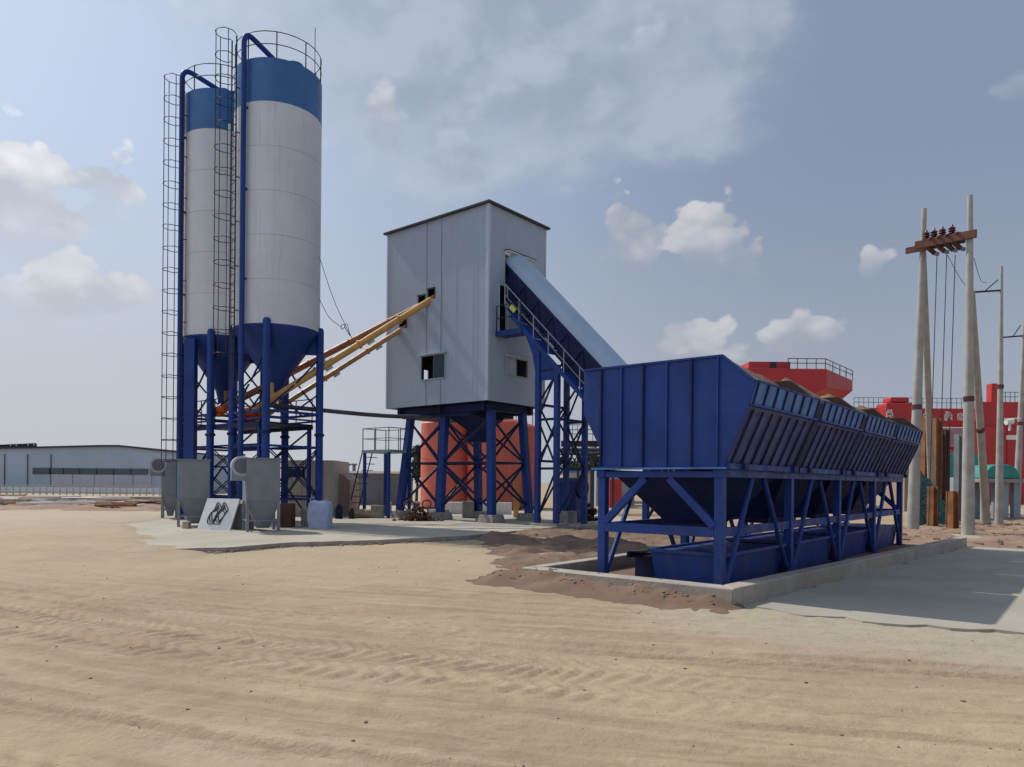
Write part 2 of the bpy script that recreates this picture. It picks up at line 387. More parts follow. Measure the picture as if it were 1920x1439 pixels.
def mound(name, poly_fn, x0, x1, y0, y1, step, mat, kind='structure'):
    xs = np.arange(x0, x1, step); ys = np.arange(y0, y1, step); b = MB(); vs = []
    for y in ys:
        for x in xs: vs.append((x, y, poly_fn(x, y)))
    w = len(xs); fs = []
    for j in range(len(ys)-1):
        for i in range(w-1):
            q = (j*w+i, j*w+i+1, (j+1)*w+i+1, (j+1)*w+i)
            if max(vs[k][2] for k in q) > -.045: fs.append(q)
    used = sorted({k for f in fs for k in f}); mp = {k: i for i, k in enumerate(used)}
    b.v = [vs[k] for k in used]; b.f = [tuple(mp[k] for k in f) for f in fs]
    o = b.build(name, mat); struct(o, kind); return o
def uv(x, y):
    d = Vector((x, y, 0))-C0; return d.dot(U), d.dot(V)
def sdip(t, a, b): return min(1, max(0, (t-a)/(b-a)))
def soil_front(x, y):
    u, v = uv(x, y)
    # bank of soil against the front end of the pit, thinning out towards the pad
    if -1.0 < v+.0: pass
    fu = sdip(u, -1.7, -.8)*(1-sdip(u, -.62, -.44)); fv = sdip(v, -.9, -.1)*(1-sdip(v, 3.4, 4.4))
    h = .29*fu*fv*(.8+.9*fbm(x, y, 1.4, 4, 2))-.05+.05*fbm(x, y, 5, 3, 4)*fu
    # left field of brown soil
    ub = -.9+.98*(v-3.6)+.9*fbm(x, y, .7, 3, 3); gu = sdip(v, 3.2, 4.0)*(1-sdip(v, 10, 12.5)); gw = sdip(u, ub, ub+1.0)*(1-sdip(u, 11, 13))
    h2 = gu*gw*(.12+.34*fbm(x, y, .8, 5, 6)+.08*fbm(x, y, 4, 3, 8))-.05
    return max(h, h2)
mound('soil_bank', soil_front, -7, 11, 8, 27, .08, M_soil)
def soil_right(x, y):
    u, v = uv(x, y)
    if v > 2.6 : return -.2
    f = sdip(u, 13.3+.5*fbm(x, y, .7, 2, 4), 14.6)*(1-sdip(u, 36, 40))*(1-sdip(v, .5, 2.5))
    return f*(.12+.30*fbm(x, y, .45, 5, 12)+.09*fbm(x, y, 3, 3, 15))-.03
mound('soil_bank', soil_right, 8, 40, 16, 38, .17, M_soil2)
def debris_left(x, y):
    f = sdip(y, 36, 42)*(1-sdip(y, 60, 66))*(1-sdip(x, -15.5, -13.5))
    return f*(.12+.75*abs(fbm(x, y*1.3, .22, 5, 22))+.18*fbm(x, y, 1.2, 3, 5))-.10
mound('debris_heap', debris_left, -60, -13, 34, 68, .4, M_soil2)

def drift(x, y):
    p0, p1, p2 = G(245, 1040), Vector((-14.2, 25, 0)), Vector((-15.8, 32, 0))
    if y < p1.y: t = (y-p0.y)/(p1.y-p0.y); ex = p0.x+(p1.x-p0.x)*t
    else: ex = p1.x+(p2.x-p1.x)*(y-p1.y)/(p2.y-p1.y)
    e = x-ex-.5+1.2*fbm(x, y, .6, 3, 41)
    f = (1-sdip(e, 0, 1.6))*sdip(x, ex-8, ex-2)*sdip(y, 14.2+.5*fbm(x, y, .8, 2, 3), 16.6)*(1-sdip(y, 32, 37))
    return -.06+f*(.24+.05*fbm(x, y, 1.1, 4, 44))
o = mound('sand_drift', drift, -24, -3, 13.6, 37, .15, ground.data.materials[0])

# pebbles and clods, uncountable: one object
b = MB()
ico = [(0, 0, -1), (.72, -.53, -.45), (-.28, -.85, -.45), (-.89, 0, -.45), (-.28, .85, -.45), (.72, .53, -.45), (.28, -.85, .45), (-.72, -.53, .45), (-.72, .53, .45), (.28, .85, .45), (.89, 0, .45), (0, 0, 1)]
icf = [(0, 1, 2), (1, 0, 5), (0, 2, 3), (0, 3, 4), (0, 4, 5), (1, 5, 10), (2, 1, 6), (3, 2, 7), (4, 3, 8), (5, 4, 9), (1, 10, 6), (2, 6, 7), (3, 7, 8), (4, 8, 9), (5, 9, 10), (6, 10, 11), (7, 6, 11), (8, 7, 11), (9, 8, 11), (10, 9, 11)]
def stone(b, x, y, z, r, sq=.6):
    b.add([(x+a*r*random.uniform(.7, 1.2), y+c*r*random.uniform(.7, 1.2), z+e*r*sq*random.uniform(.7, 1.1)) for a, c, e in ico], icf)
for i in range(900):
    Yd = random.uniform(3.6, 22); x = random.uniform(-.72, .72)*Yd; r = .004+.016*random.random()**5
    if (x+1.5)**2 > 2 and random.random() < .3: r *= 1.4
    h = float(ground_h(np.array([x]), np.array([Yd]))[0]); stone(b, x, Yd, h+r*.2, r)
for i in range(900):
    u = random.uniform(-1.6, 10); v = random.uniform(3.3, 12); p = Q(u, v); h = soil_front(p.x, p.y)
    if h > 0: stone(b, p.x, p.y, h, .008+.06*random.random()**6)
for i in range(220):
    u = random.uniform(-1.1, -.5); v = random.uniform(-.4, 4); p = Q(u, v); h = soil_front(p.x, p.y)
    if h > .0: stone(b, p.x, p.y, h, .008+.035*random.random()**3)
for i in range(700):
    k = random.uniform(1.0, len(edge)-1.001); a_ = edge[int(k)].lerp(edge[int(k)+1], k-int(k)); stone(b, a_.x, a_.y-random.random()**2*.35+.02, .0, .015+.07*random.random()**3)
for i in range(900):
    u = random.uniform(13.5, 30); v = random.uniform(-14, 2); p = Q(u, v); h = soil_right(p.x, p.y)
    if h > 0: stone(b, p.x, p.y, h, .03+.14*random.random()**4)
o = b.build('gravel', M_stone, smooth=False); struct(o, 'stuff')
tag(o, 'loose pebbles and clods scattered over the sandy ground', 'gravel', kind='stuff')

# ------------------------------------------------------------------ pit kerb
root = thing('concrete_kerb', 'low pale concrete kerb wall around the pit under the blue aggregate bins', 'kerb', Q(-.8, -.5), YAW)
def vo(u): return -.55-.068*(u+.8)
KH = .27
b = MB(); e0 = -.8; e1 = 13.4
pts = [Q(e0, vo(e0), -.05), Q(e1, vo(e1), -.05), Q(e1, vo(e1)+.26, -.05), Q(e0+.3, vo(e0)+.27, -.05)]
b.prism(pts, (0, 0, KH+.05)).build('side_wall', M_kerb, root, .02)
MB().prism([Q(e0, vo(e0)+.002, -.06), Q(e0+.298, vo(e0)+.272, -.06), Q(e0+.298, 3.15, -.06), Q(e0, 3.15, -.06)], (0, 0, KH+.055)).build('front_wall', M_kerb, root, .02)
MB().prism([Q(e0+.31, 2.9, -.05), Q(12.6, 2.9, -.05), Q(12.6, 3.14, -.05), Q(e0+.31, 3.14, -.05)], (0, 0, KH+.05)).build('side_wall', M_kerb, root, .02)
o = MB().prism([Q(-.6, -.5, -.03), Q(13, -1.1, -.03), Q(13, 3, -.03), Q(-.6, 3, -.03)], (0, 0, .06)).build('pit_floor', M_soil); struct(o)

# ------------------------------------------------------------------ aggregate batcher
bat = thing('aggregate_batcher', 'large royal blue steel batcher of four ribbed aggregate bins on a braced frame', 'aggregate bins', Q(0, 0), YAW)
BL = 3.1; ZT, ZL = 3.64, 1.92
nb = 4
# legs
for k in range(nb+1):
    for v in (0, 2.06):
        b = MB(); u = k*BL+(.0 if k else .02)
        b.box(Q(u, v, ZL/2), U*.07, V*.07, Z*(ZL/2-.06)); b.box(Q(u, v, .045), U*.13, V*.13, Z*.012)
        b.build('leg', M_blue, bat, .008)
b = MB()
for v in (0, 2.06):
    b.beam(Q(-.09, v, ZL-.055), Q(nb*BL+.08, v, ZL-.055), .15, .12)
b.split('top_beam', M_blue, bat, bevel=.006)
b = MB()
for k in range(nb+1): b.beam(Q(k*BL, .08, ZL-.07), Q(k*BL, 1.98, ZL-.07), .13, .10)
b.split('cross_beam', M_blue, bat, bevel=.006)
b = MB(); b.beam(Q(-.11, -.14, ZL+.022), Q(-.11, 2.2, ZL+.022), .09, .03); b.build('ledge', M_lip, bat)
b = MB()
for v in (0, 2.06):
    for k in range(nb):
        b.beam(Q(k*BL+.073, v, .97), Q((k+1)*BL-.073, v, .97), .07, .14)
b.split('side_rail', M_blue, bat, bevel=.006)
for k in (0, nb):
    b = MB(); b.beam(Q(k*BL, .073, .97), Q(k*BL, 1.987, .97), .1, .15); b.build('end_rail', M_blue, bat, .006)
    for v0, v1 in ((.07, .82), (1.99, 1.24)):
        b = MB(); b.beam(Q(k*BL-.02, v0, 1.06), Q(k*BL-.02, v1, ZL-.13), .09, .12); b.build('brace', M_blue, bat, .006)
for v in (0, 2.06):
    for k in range(nb):
        for a, c in ((.1, 1.2), (BL-.1, 1.72)):
            b = MB(); b.tube([Q(k*BL+a, v-.03 if v == 0 else v+.03, .06), Q(k*BL+c, v-.03 if v == 0 else v+.03, ZL-.12)], .045, 10); b.build('brace', M_blue, bat)
# bins
def sec(u):  # outer section points of a bin
    return [Q(u, 2.42, ZT), Q(u, -.06, ZT), Q(u, -.56, 3.22), Q(u, -.46, 2.86), Q(u, -.09, ZL+.04), Q(u, 2.1, ZL+.04), Q(u, 2.1, 2.3), Q(u, 2.42, 2.88)]
for k in range(nb):
    u0, u1 = k*BL+.02, (k+1)*BL-.02
    if k == 0: u0 = -.06
    if k == nb-1: u1 = nb*BL+.06
    # divider / end plate
    if k: 
        sc_ = sec(u0-.09); cen = sum(sc_, Vector())/8
        body = MB().prism([cen+(p-cen)*.965 for p in sc_], U*.2).build('divider', M_div, bat, .004)
    else: body = MB().prism(sec(u0), U*.03).build('end_plate', M_blue, bat, .004)
    if k == 0:
        for i, v in enumerate((2.06, 1.67, 1.27, .85, .43, .01)):
            bb = MB(); bb.beam(Q(u0-.022, v, ZL+.06), Q(u0-.022, v, ZT-.02), .028, .045, up=U); bb.build('rib', M_navy if i % 2 == 0 else M_blue, body)
        bb = MB()
        bb.beam(Q(u0-.016, 2.42, ZT-.014), Q(u0-.016, -.06, ZT-.014), .03, .03); bb.beam(Q(u0-.016, -.06, ZT-.014), Q(u0-.016, -.56, 3.206), .03, .03)
        bb.build('rim', M_blue, body)
    if k == nb-1:
        MB().prism(sec(u1), U*.03).build('end_plate', M_div, bat, .004)
    if k:
        MB().beam(Q(u0+.0, -.10, ZL+.06), Q(u0+.0, -.45, 2.83), .19, .03, up=V).build('dark_gap_strip', M_navy, bat)  # added navy strips paint the darkness of the recessed gap between bins
        MB().beam(Q(u0+.0, -.462, 2.86), Q(u0+.0, -.545, 3.17), .19, .03, up=V).build('dark_gap_strip', M_navy, bat)
    # loading side: sloping panel and lip
    t = .012; ul = u0+(.04 if k == 0 else .11); uh = u1-.09
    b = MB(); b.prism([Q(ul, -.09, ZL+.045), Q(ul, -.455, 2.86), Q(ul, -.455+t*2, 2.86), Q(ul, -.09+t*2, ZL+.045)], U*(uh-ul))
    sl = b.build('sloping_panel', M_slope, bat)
    nr = 8
    for i in range(nr):
        u = ul+.12+(uh-ul-.2)*i/(nr-1)
        bb = MB(); bb.beam(Q(u, -.135, ZL+.1), Q(u, -.47, 2.80), .034, .03, up=V); bb.build('rib', M_navy, sl)  # navy instead of panel blue, painting dark gaps across the slope
    b = MB(); b.prism([Q(ul, -.475, 2.875), Q(ul, -.565, 3.2), Q(ul, -.54, 3.2), Q(ul, -.45, 2.875)], U*(uh-ul))
    lp = b.build('lip_panel', M_lip, bat)
    for i in range(nr):
        u = ul+.05+(uh-ul-.1)*i/(nr-1)
        bb = MB(); bb.beam(Q(u, -.485, 2.89), Q(u, -.572, 3.19), .05, .03, up=V); bb.build('rib', M_navy, lp)  # navy here too, painting dark gaps along the lip
    bb = MB(); bb.beam(Q(ul, -.57, 3.212), Q(uh, -.57, 3.212), .04, .022); bb.beam(Q(ul, -.50, 2.862), Q(uh, -.50, 2.862), .07, .03)
    bb.build('rim', M_blue, lp)
    b = MB(); b.box(Q((u0+u1)/2, -.13, ZL+.05), U*((u1-u0)/2-.03), V*.05, Z*.045); b.build('foot_channel', M_blue, bat)
    for uu in (u0+.55, u1-.3):
        b = MB(); b.box(Q(uu, -.2, ZL+.06), U*.09, V*.03, Z*.05); b.build('bracket', M_navy, bat)
    # rear panel (far side)
    b = MB(); b.prism([Q(ul, 2.1, ZL+.05), Q(ul, 2.1, 2.3), Q(ul, 2.42, 2.88), Q(ul, 2.42, ZT), Q(ul, 2.40, ZT), Q(ul, 2.40, 2.88), Q(ul, 2.08, 2.31), Q(ul, 2.08, ZL+.05)], U*(uh-ul))
    b.build('rear_panel', M_blue, bat)
    # hopper below
    def ring(ua, ub, va, vb, z): return [Q(ua, va, z), Q(ub, va, z), Q(ub, vb, z), Q(ua, vb, z)]
    b = MB(); b.loft([ring(u0+.12, u1-.12, .12, 1.94, ZL-.02), ring(u0+1.0, u1-1.0, .75, 1.35, 1.02), ring(u0+1.0, u1-1.0, .75, 1.35, .92)])
    b.build('discharge_hopper', M_navy, bat)
    b = MB()
    b.loft([ring(u0+.33, u1-.2, .02, 1.30, .60), ring(u0+.40, u1-.28, .1, 1.22, .04)], cap=False)
    b.loft([ring(u0+.35, u1-.22, .04, 1.28, .60), ring(u0+.42, u1-.30, .12, 1.20, .06)], cap=True)
    b.beam(Q(u0+.31, .0, .61), Q(u1-.18, .0, .61), .05, .05); b.beam(Q(u0+.31, 1.32, .61), Q(u1-.18, 1.32, .61), .05, .05)
    b.beam(Q(u0+.31, .03, .61), Q(u0+.31, 1.29, .61), .05, .05)
    b.build('weigh_hopper', M_blue, bat)
# sand in the bins
for k, (lab) in enumerate(('brown aggregate heap in the blue bin nearest the camera', 'brown aggregate heap in the second blue bin from the near end', 'brown aggregate heap in the third blue bin from the near end', 'brown aggregate heap in the farthest blue bin')):
    u0, u1 = k*BL+.06, (k+1)*BL-.06; b = MB(); vs = []; nn = 22
    for j in range(nn+1):
        for i in range(nn+1):
            u = u0+(u1-u0)*i/nn; v = -.42+2.75*j/nn
            pk = 1-max(abs((i/nn-.72)*2.2 if i/nn < .72 else (i/nn-.72)*3.0), abs(j/nn-.45)*1.9)
            edge = min(i, j, nn-i, nn-j)
            z = 3.0+1.0*max(0, pk)+.10*fbm(u, v, 2.2, 4, k)
            if edge == 0: z = 2.75
            if j < 3: z = min(z, 3.1)
            vs.append(Q(u, v, z))
    fs = [(j*(nn+1)+i, j*(nn+1)+i+1, (j+1)*(nn+1)+i+1, (j+1)*(nn+1)+i) for j in range(nn) for i in range(nn)]
    b.add(vs, fs); o = b.build('aggregate_heap', M_agg, world=base(Q((u0+u1)/2, 1, 2.7), YAW)); tag(o, lab, 'aggregate', 'aggregate heaps in the bins')
# collecting belt in the pit
blt = thing('collecting_belt', 'low dark collecting belt conveyor lying in the pit beneath the blue bins', 'conveyor', Q(.5, .9), YAW)
b = MB(); b.box(Q(6.9, 1.65, .52), U*6.3, V*.26, Z*.008); b.build('belt', M_black, blt)
b = MB(); b.beam(Q(.6, 1.38, .46), Q(13.2, 1.38, .46), .05, .1); b.beam(Q(.6, 1.92, .46), Q(13.2, 1.92, .46), .05, .1); b.split('frame', M_navy, blt)
for i in range(9):
    MB().box(Q(.9+i*1.45, 1.65, .22), U*.03, V*.28, Z*.2).build('support', M_navy, blt)

# ------------------------------------------------------------------ mixing house
K = Vector((-.99, 28.0, 0))
def H(u, v, z=0.0): return K+U*u+V*v+Z*z
hs = thing('mixing_house', 'tall grey clad mixing tower on splayed blue steel legs beside the silos', 'mixing tower', K, YAW)
HU, HV, ZB, ZR = 3.72, 5.9, 4.88, 12.5
def onL(px, py): # left face
    p = hit(px, py, K, U); return ((p-K).dot(V), p.z)
def onR(px, py):
    p = hit(px, py, K, V); return ((p-K).dot(U), p.z)
def wall(f0, length, holes, name, mat, thick, nrm):
    """f0(a,z)->point; grid wall with rectangular openings (a0,a1,z0,z1)"""
    A = sorted({0.0, length}|{h[0] for h in holes}|{h[1] for h in holes}); ZZ = sorted({ZB, ZR}|{h[2] for h in holes}|{h[3] for h in holes})
    b = MB()
    def solid(i, j):
        if i < 0 or j < 0 or i >= len(A)-1 or j >= len(ZZ)-1: return False
        a = (A[i]+A[i+1])/2; z = (ZZ[j]+ZZ[j+1])/2
        return not any(h[0] < a < h[1] and h[2] < z < h[3] for h in holes)
    vid = {}
    def vx(i, j, k):
        if (i, j, k) not in vid: vid[(i, j, k)] = len(b.v); b.v.append(tuple(f0(A[i], ZZ[j])+nrm*(thick*k)))
        return vid[(i, j, k)]
    for i in range(len(A)-1):
        for j in range(len(ZZ)-1):
            if not solid(i, j): continue
            b.f.append((vx(i, j, 0), vx(i+1, j, 0), vx(i+1, j+1, 0), vx(i, j+1, 0)))
            b.f.append((vx(i, j, 1), vx(i, j+1, 1), vx(i+1, j+1, 1), vx(i+1, j, 1)))
            for di, dj, e in ((-1, 0, ((i, j), (i, j+1))), (1, 0, ((i+1, j), (i+1, j+1))), (0, -1, ((i, j), (i+1, j))), (0, 1, ((i, j+1), (i+1, j+1)))):
                if not solid(i+di, j+dj):
                    (a, c), (d, e2) = e; b.f.append((vx(a, c, 0), vx(d, e2, 0), vx(d, e2, 1), vx(a, c, 1)))
    return b.build(name, mat, hs, smooth=False)
def rect(fn, x0, y0, x1, y1):
    a, z = fn(x0, y0); c, w = fn(x1, y1); return (min(a, c), max(a, c), min(z, w), max(z, w))
wL = rect(onL, 789.5, 669, 836, 709); hA = rect(onL, 801, 543, 815, 560); hB = rect(onL, 783, 556, 797, 571); hC = rect(onL, 748, 599, 762, 615)
wR = rect(onR, 948.5, 668, 989, 711); cO = rect(onR, 947.5, 478, 995.5, 520); dO = (.66, 1.12, 7.62, 9.5)
cO = (cO[0], cO[1], 9.2, onR(948, 471)[1]-.12)
# rear opening that lets daylight through the left window
pb = hit(797.5, 701, H(HU, 0), U); vb, zb = (pb-K).dot(V), pb.z
TH = .06
wl = wall(lambda a, z: H(0, a, z), HV, [wL, hA, hB, hC], 'wall', M_clad, TH, U)
wr = wall(lambda a, z: H(a, 0, z), HU, [wR, cO, dO], 'wall', M_clad, TH, V)
holes = []
if 0 < vb < HV: holes = [(vb-.14, vb+.14, zb-.28, zb+.16)]
wall(lambda a, z: H(HU, a, z), HV, holes, 'wall', M_clad, TH, -U)
pb2 = hit(797.5, 701, H(0, HV), V); ub, zb2 = (pb2-K).dot(U), pb2.z
wall(lambda a, z: H(a, HV, z), HU, [(ub-.14, ub+.14, zb2-.28, zb2+.16)] if 0 < ub < HU else [], 'wall', M_clad, TH, -V)
MB().box(H(HU/2, HV/2, 7.5), U*(HU/2-.07), V*(HV/2-.07), Z*.04).build('inner_floor', M_dark, hs)
# seams
for px in (799.6, 827, 854, 886, 893):
    a = onL(px, 600)[0]
    for z0, z1 in ((ZB+.01, ZR-.02),):
        segs = [(z0, z1)]
        for h in (wL, hA, hB, hC):
            if h[0]-.02 < a < h[1]+.02: segs = [s2 for s in segs for s2 in ((s[0], min(s[1], h[2])), (max(s[0], h[3]), s[1])) if s2[1]-s2[0] > .05]
        b = MB()
        for s in segs: b.box(H(-.003, a, (s[0]+s[1])/2), U*.005, V*.010, Z*((s[1]-s[0])/2))
        b.build('seam', M_shedd if px < 850 else M_clad2, wl)
for a in (1.1+1.95,):
    b = MB(); b.box(H(a, -.003, 8.7), U*.008, V*.005, Z*3.7); b.build('seam', M_clad2, wr)
b = MB(); b.box(H(-.012, .03, (ZB+ZR)/2), U*.010, V*.085, Z*(ZR-ZB)/2); b.box(H(.055, -.012, (ZB+ZR)/2), U*.08, V*.010, Z*((ZR-ZB)/2-.003)); b.split('corner_trim', M_clad2, hs)
b = MB(); b.box(H(HU-.04, -.010, (ZB+ZR)/2), U*.04, V*.008, Z*((ZR-ZB)/2)); b.box(H(-.010, HV-.05, (ZB+ZR)/2), U*.008, V*.05, Z*(ZR-ZB)/2); b.split('corner_trim', M_clad2, hs)
b = MB(); b.box(H(HU/2, HV/2, ZR+.045), U*(HU/2+.13), V*(HV/2+.13), Z*.045); b.build('roof', M_roof, hs, .01)
# windows
def window(f, r, nrm, along, glass_right, name='window', extra=None):
    a0, a1, z0, z1 = r; w = MB(); t = .035
    def bx(a, b_, c, d, off=.02, th=.03): w.box((f(a, c)+f(b_, d))/2+nrm*off, along*(abs(b_-a)/2), nrm*th, Z*((d-c)/2))
    bx(a0+.002, a1-.002, z0+.002, z0+t); bx(a0+.002, a1-.002, z1-t, z1-.002); bx(a0+.002, a0+t, z0+t+.002, z1-t-.002); bx(a1-t, a1-.002, z0+t+.002, z1-t-.002)
    fr = w.build('window', M_greyl, hs)
    s = (a0+a1)/2; lo, hi = ((a0+t, s) if glass_right else (s, a1-t))
    g = MB(); g.box((f(lo, z0+t)+f(hi, z1-t))/2+nrm*-.02, along*(abs(hi-lo)/2), nrm*.004, Z*((z1-z0)/2-t-.002)); g.build('pane', M_glass if name == 'window' else M_clad, fr)
    m = MB(); m.box((f(s, z0+t)+f(s, z1-t))/2+nrm*-.02, along*.02, nrm*.012, Z*((z1-z0)/2-t-.004)); m.build('mullion', M_shedd, fr)
    h = MB(); h.box((f(a0, z1)+f(a1, z1))/2+nrm*.06+Z*.02, along*((a1-a0)/2+.08), nrm*.09, Z*.02); h.build('drip_cap', M_clad2, fr)
    return fr
window(lambda a, z: H(0, a, z), wL, -U, V, True)
window(lambda a, z: H(a, 0, z), wR, -V, U, True, 'pale')  # pale pane: reflection in the glass is painted as opaque grey
# screw-hole rims
for r in (hA, hB, hC):
    b = MB(); a0, a1, z0, z1 = r
    b.box(H(-.012, (a0+a1)/2, z1+.015), U*.012, V*((a1-a0)/2+.03), Z*.015); b.box(H(-.012, a0-.015, (z0+z1)/2), U*.012, V*.015, Z*((z1-z0)/2)); b.build('opening_rim', M_dark, hs)
# flashing over the belt opening
b = MB(); b.box(H((cO[0]+cO[1])/2, -.10, cO[3]+.09), U*((cO[1]-cO[0])/2+.05), V*.13, Z*.018); b.box(H((cO[0]+cO[1])/2, -.015, cO[3]+.02), U*((cO[1]-cO[0])/2+.05), V*.012, Z*.05); b.build('flashing', M_wht, hs)
b = MB(); b.box(H((cO[0]+cO[1])/2, -.10, cO[3]+.125), U*((cO[1]-cO[0])/2+.07), V*.15, Z*.012); b.build('flashing_cap', M_roof, hs)
# floor frame
b = MB()
for v in (.5, HV/2, HV-.5): b.beam(H(.3, v, ZB-.16), H(HU-.3, v, ZB-.16), .18, .3)
for u in (.5, HU-.5): b.beam(H(u, .3, ZB-.17), H(u, HV-.3, ZB-.17), .18, .28)
b.box(H(HU/2, HV/2, ZB+.02), U*(HU/2-.02), V*(HV/2-.02), Z*.02)
b.box(H(HU/2, HV/2+.4, ZB-.3), U*(HU/2-.5), V*(HV/2-.9), Z*.14)
b.build('floor_frame', M_navy, hs)
def zring(u, v, ru, rv, z): return [H(u-ru, v-rv, z), H(u+ru, v-rv, z), H(u+ru, v+rv, z), H(u-ru, v+rv, z)]
b = MB(); b.loft([zring(1.7, 2.1, .8, .85, ZB-.40), zring(1.7, 2.0, .75, .78, ZB-.55), zring(1.7, 1.95, .33, .36, ZB-1.0), zring(1.7, 1.95, .33, .36, ZB-1.5)]); b.build('discharge_hopper', M_navy, hs)
# legs
LG = []
for u0, u1 in ((.75, .55), (2.75, 2.95)):
    for v0, v1 in ((.45, .2), (3.0, 3.05), (5.1, 5.55)):
        top, bot = H(u0, v0, ZB-.3), H(u1, v1, .42); LG.append((top, bot))
        b = MB(); b.beam(top, bot, .29, .27, up=U); b.build('leg', M_blue2, hs, .01)
        b = MB(); c = Vector((bot.x, bot.y, 0)); q = .34; w = .42
        b.loft([[c+U*i*w+V*j*w+Z*.0 for i, j in ((-1, -1), (1, -1), (1, 1), (-1, 1))], [c+U*i*q+V*j*q+Z*.42 for i, j in ((-1, -1), (1, -1), (1, 1), (-1, 1))]])
        b.build('footing', M_block, hs, .02)
def X(a, c, w=.07):
    for p, q in (((a, 0), (c, 1)), ((c, 0), (a, 1))):
        pass
def lerpleg(i, t): return LG[i][0].lerp(LG[i][1], t)
for i, j in ((0, 1), (1, 2), (3, 4), (4, 5), (0, 3), (2, 5), (1, 4)):
    b = MB()
    for t0, t1 in ((.06, .5), (.5, .95)):
        b.beam(lerpleg(i, t0), lerpleg(j, t1), .06, .08); b.beam(lerpleg(j, t0)+V*.03, lerpleg(i, t1)+V*.03, .05, .08)
    b.beam(lerpleg(i, .5), lerpleg(j, .5), .06, .07)
    b.split('cross_brace', M_navy, hs)

# side platform of the tower
pf = thing('access_platform', 'small blue railed steel platform standing left of the mixing tower legs', 'platform', P(725, 950, 31.5)*1, YAW)
pc = P(726, 845, 32); zp = pc.z
b = MB(); b.box(pc-Z*.06, U*.7, V*.9, Z*.06); b.build('deck', M_cab, pf)
for i, j in ((-1, -1), (-1, 1), (1, -1), (1, 1)):
    c = pc+U*.6*i+V*.8*j; MB().beam(Vector((c.x, c.y, .02)), Vector((c.x, c.y, zp-.12)), .11).build('leg', M_blue2, pf)
b = MB()
cs = [pc+U*.66*i+V*.86*j for i, j in ((-1, -1), (-1, 1), (1, 1), (1, -1))]
for q in range(4):
    a, c = cs[q], cs[(q+1) % 4]; m = (a+c)/2
    b.tube([a, a+Z*.95], .022, 6); b.tube([m, m+Z*.95], .02, 6)
    b.tube([a+Z*.95, c+Z*.95], .02, 6); b.tube([a+Z*.5, c+Z*.5], .015, 6)
b.build('railing', M_iron, pf)
b = MB()
for s in (-.28, .28): b.tube([pc-U*.7+V*(.9)+U*(.35+s), pc+V*2.4+U*s-Z*(zp-.12)], .03, 6)
for i in range(9):
    t = (i+1)/10; m = pc+V*.9.__add__(0)+V*(1.5*t)-U*.0-Z*((zp-.12)*t); b.beam(m-U*.28, m+U*.28, .12, .03)
b.build('stair', M_iron, pf)

# ------------------------------------------------------------------ inclined belt conveyor
def T(u, d, z): return H(u, 0, z)-V*d
th = R(45.2); AX = (-V*math.cos(th)-Z*math.sin(th)); NN = (Z*math.cos(th)-V*math.sin(th))
S0 = T(1.16, 0, 10.39)
def B(u, s, n): return S0+U*(u-1.16)+AX*s+NN*n    # u across, s along, n normal
cvr = thing('inclined_conveyor', 'steep blue belt conveyor with pale curved cover rising into the mixing tower', 'conveyor', T(1.8, 9.2, 0), YAW)
SL = 12.4
b = MB(); vs = []; n1 = 14; w = 1.36
for s in (-.9, SL):
    for k in range(n1+1):
        a = math.pi*k/n1; vs.append(B(1.16+w/2-w/2*math.cos(a), s, .52*math.sin(a)))
for s in (-.9, SL):
    for k in range(n1+1):
        a = math.pi*k/n1; vs.append(B(1.16+w/2-(w/2-.015)*math.cos(a), s, .505*math.sin(a)))
m = n1+1; fs = [(k, k+1, m+k+1, m+k) for k in range(n1)]+[(2*m+k, 3*m+k, 3*m+k+1, 2*m+k+1) for k in range(n1)]+[(k, 2*m+k, 2*m+k+1, k+1) for k in range(n1)]+[(m+k, m+k+1, 3*m+k+1, 3*m+k) for k in range(n1)]
b.add(vs, fs); b.build('cover', M_cover, cvr)
b = MB()
for u in (1.14, 1.16+w+.02):
    b.beam(B(u, -.3, -.04), B(u, SL, -.04), .05, .09, up=NN); b.beam(B(u, .2, -.95), B(u, SL, -.95), .07, .14, up=NN)
for i in range(13):
    s = .35+i*.98
    for u in (1.14, 1.16+w+.02): b.beam(B(u, s, -.07), B(u, s, -.9), .05, .06, up=U); b.beam(B(u, s, -.1), B(u, min(SL, s+.98), -.88), .04, .04, up=U)
    b.beam(B(1.14, s, -.95), B(1.16+w, s, -.95), .05, .06, up=NN)
b.build('truss', M_navy, cvr)
b = MB(); b.box(B(1.16+w/2, SL/2-.3, -.16), AX*(SL/2), U*(w/2-.06), NN*.02); b.build('belt', M_black, cvr)
b = MB(); b.box(B(1.17, SL/2+.1, -.46), AX*(SL/2-.15), U*.008, NN*.40); b.split('side_sheet', M_navy, cvr)
b = MB(); b.box(B(1.17, .75, -.75), AX*.75, U*.006, NN*.28); b.split('side_sheet', M_navy, cvr)
b = MB()
for i in range(12):
    s = 1.7+i*.95
    if i in (3, 7): continue
    b.box(B(.82, s+.4, -1.02), AX*.42, U*.28, NN*.015)
b.beam(B(.52, 2.1, -1.06), B(.52, SL, -1.06), .06, .16, up=NN)
b.build('walkway', M_blue2, cvr)
b = MB(); S1 = 1.6
b.tube([B(.52, S1, -1.0), B(.52, S1, -1.0)+Z*.86], .022, 6); 
b.tube([B(.52, S1, -1.0)+Z*.86, B(.52, SL-.3, -1.0)+Z*.86], .018, 6); b.tube([B(.52, S1, -1.0)+Z*.43, B(.52, SL-.3, -1.0)+Z*.43], .013, 6)
for i in range(10):
    p = B(.52, S1+1+i*1.0, -1.0); b.tube([p, p+Z*.43+NN*.0, p+Z*.86], .02, 6)
b.build('handrail', M_wht if False else paint('rail_grey', (.30, .31, .34), .5), cvr)
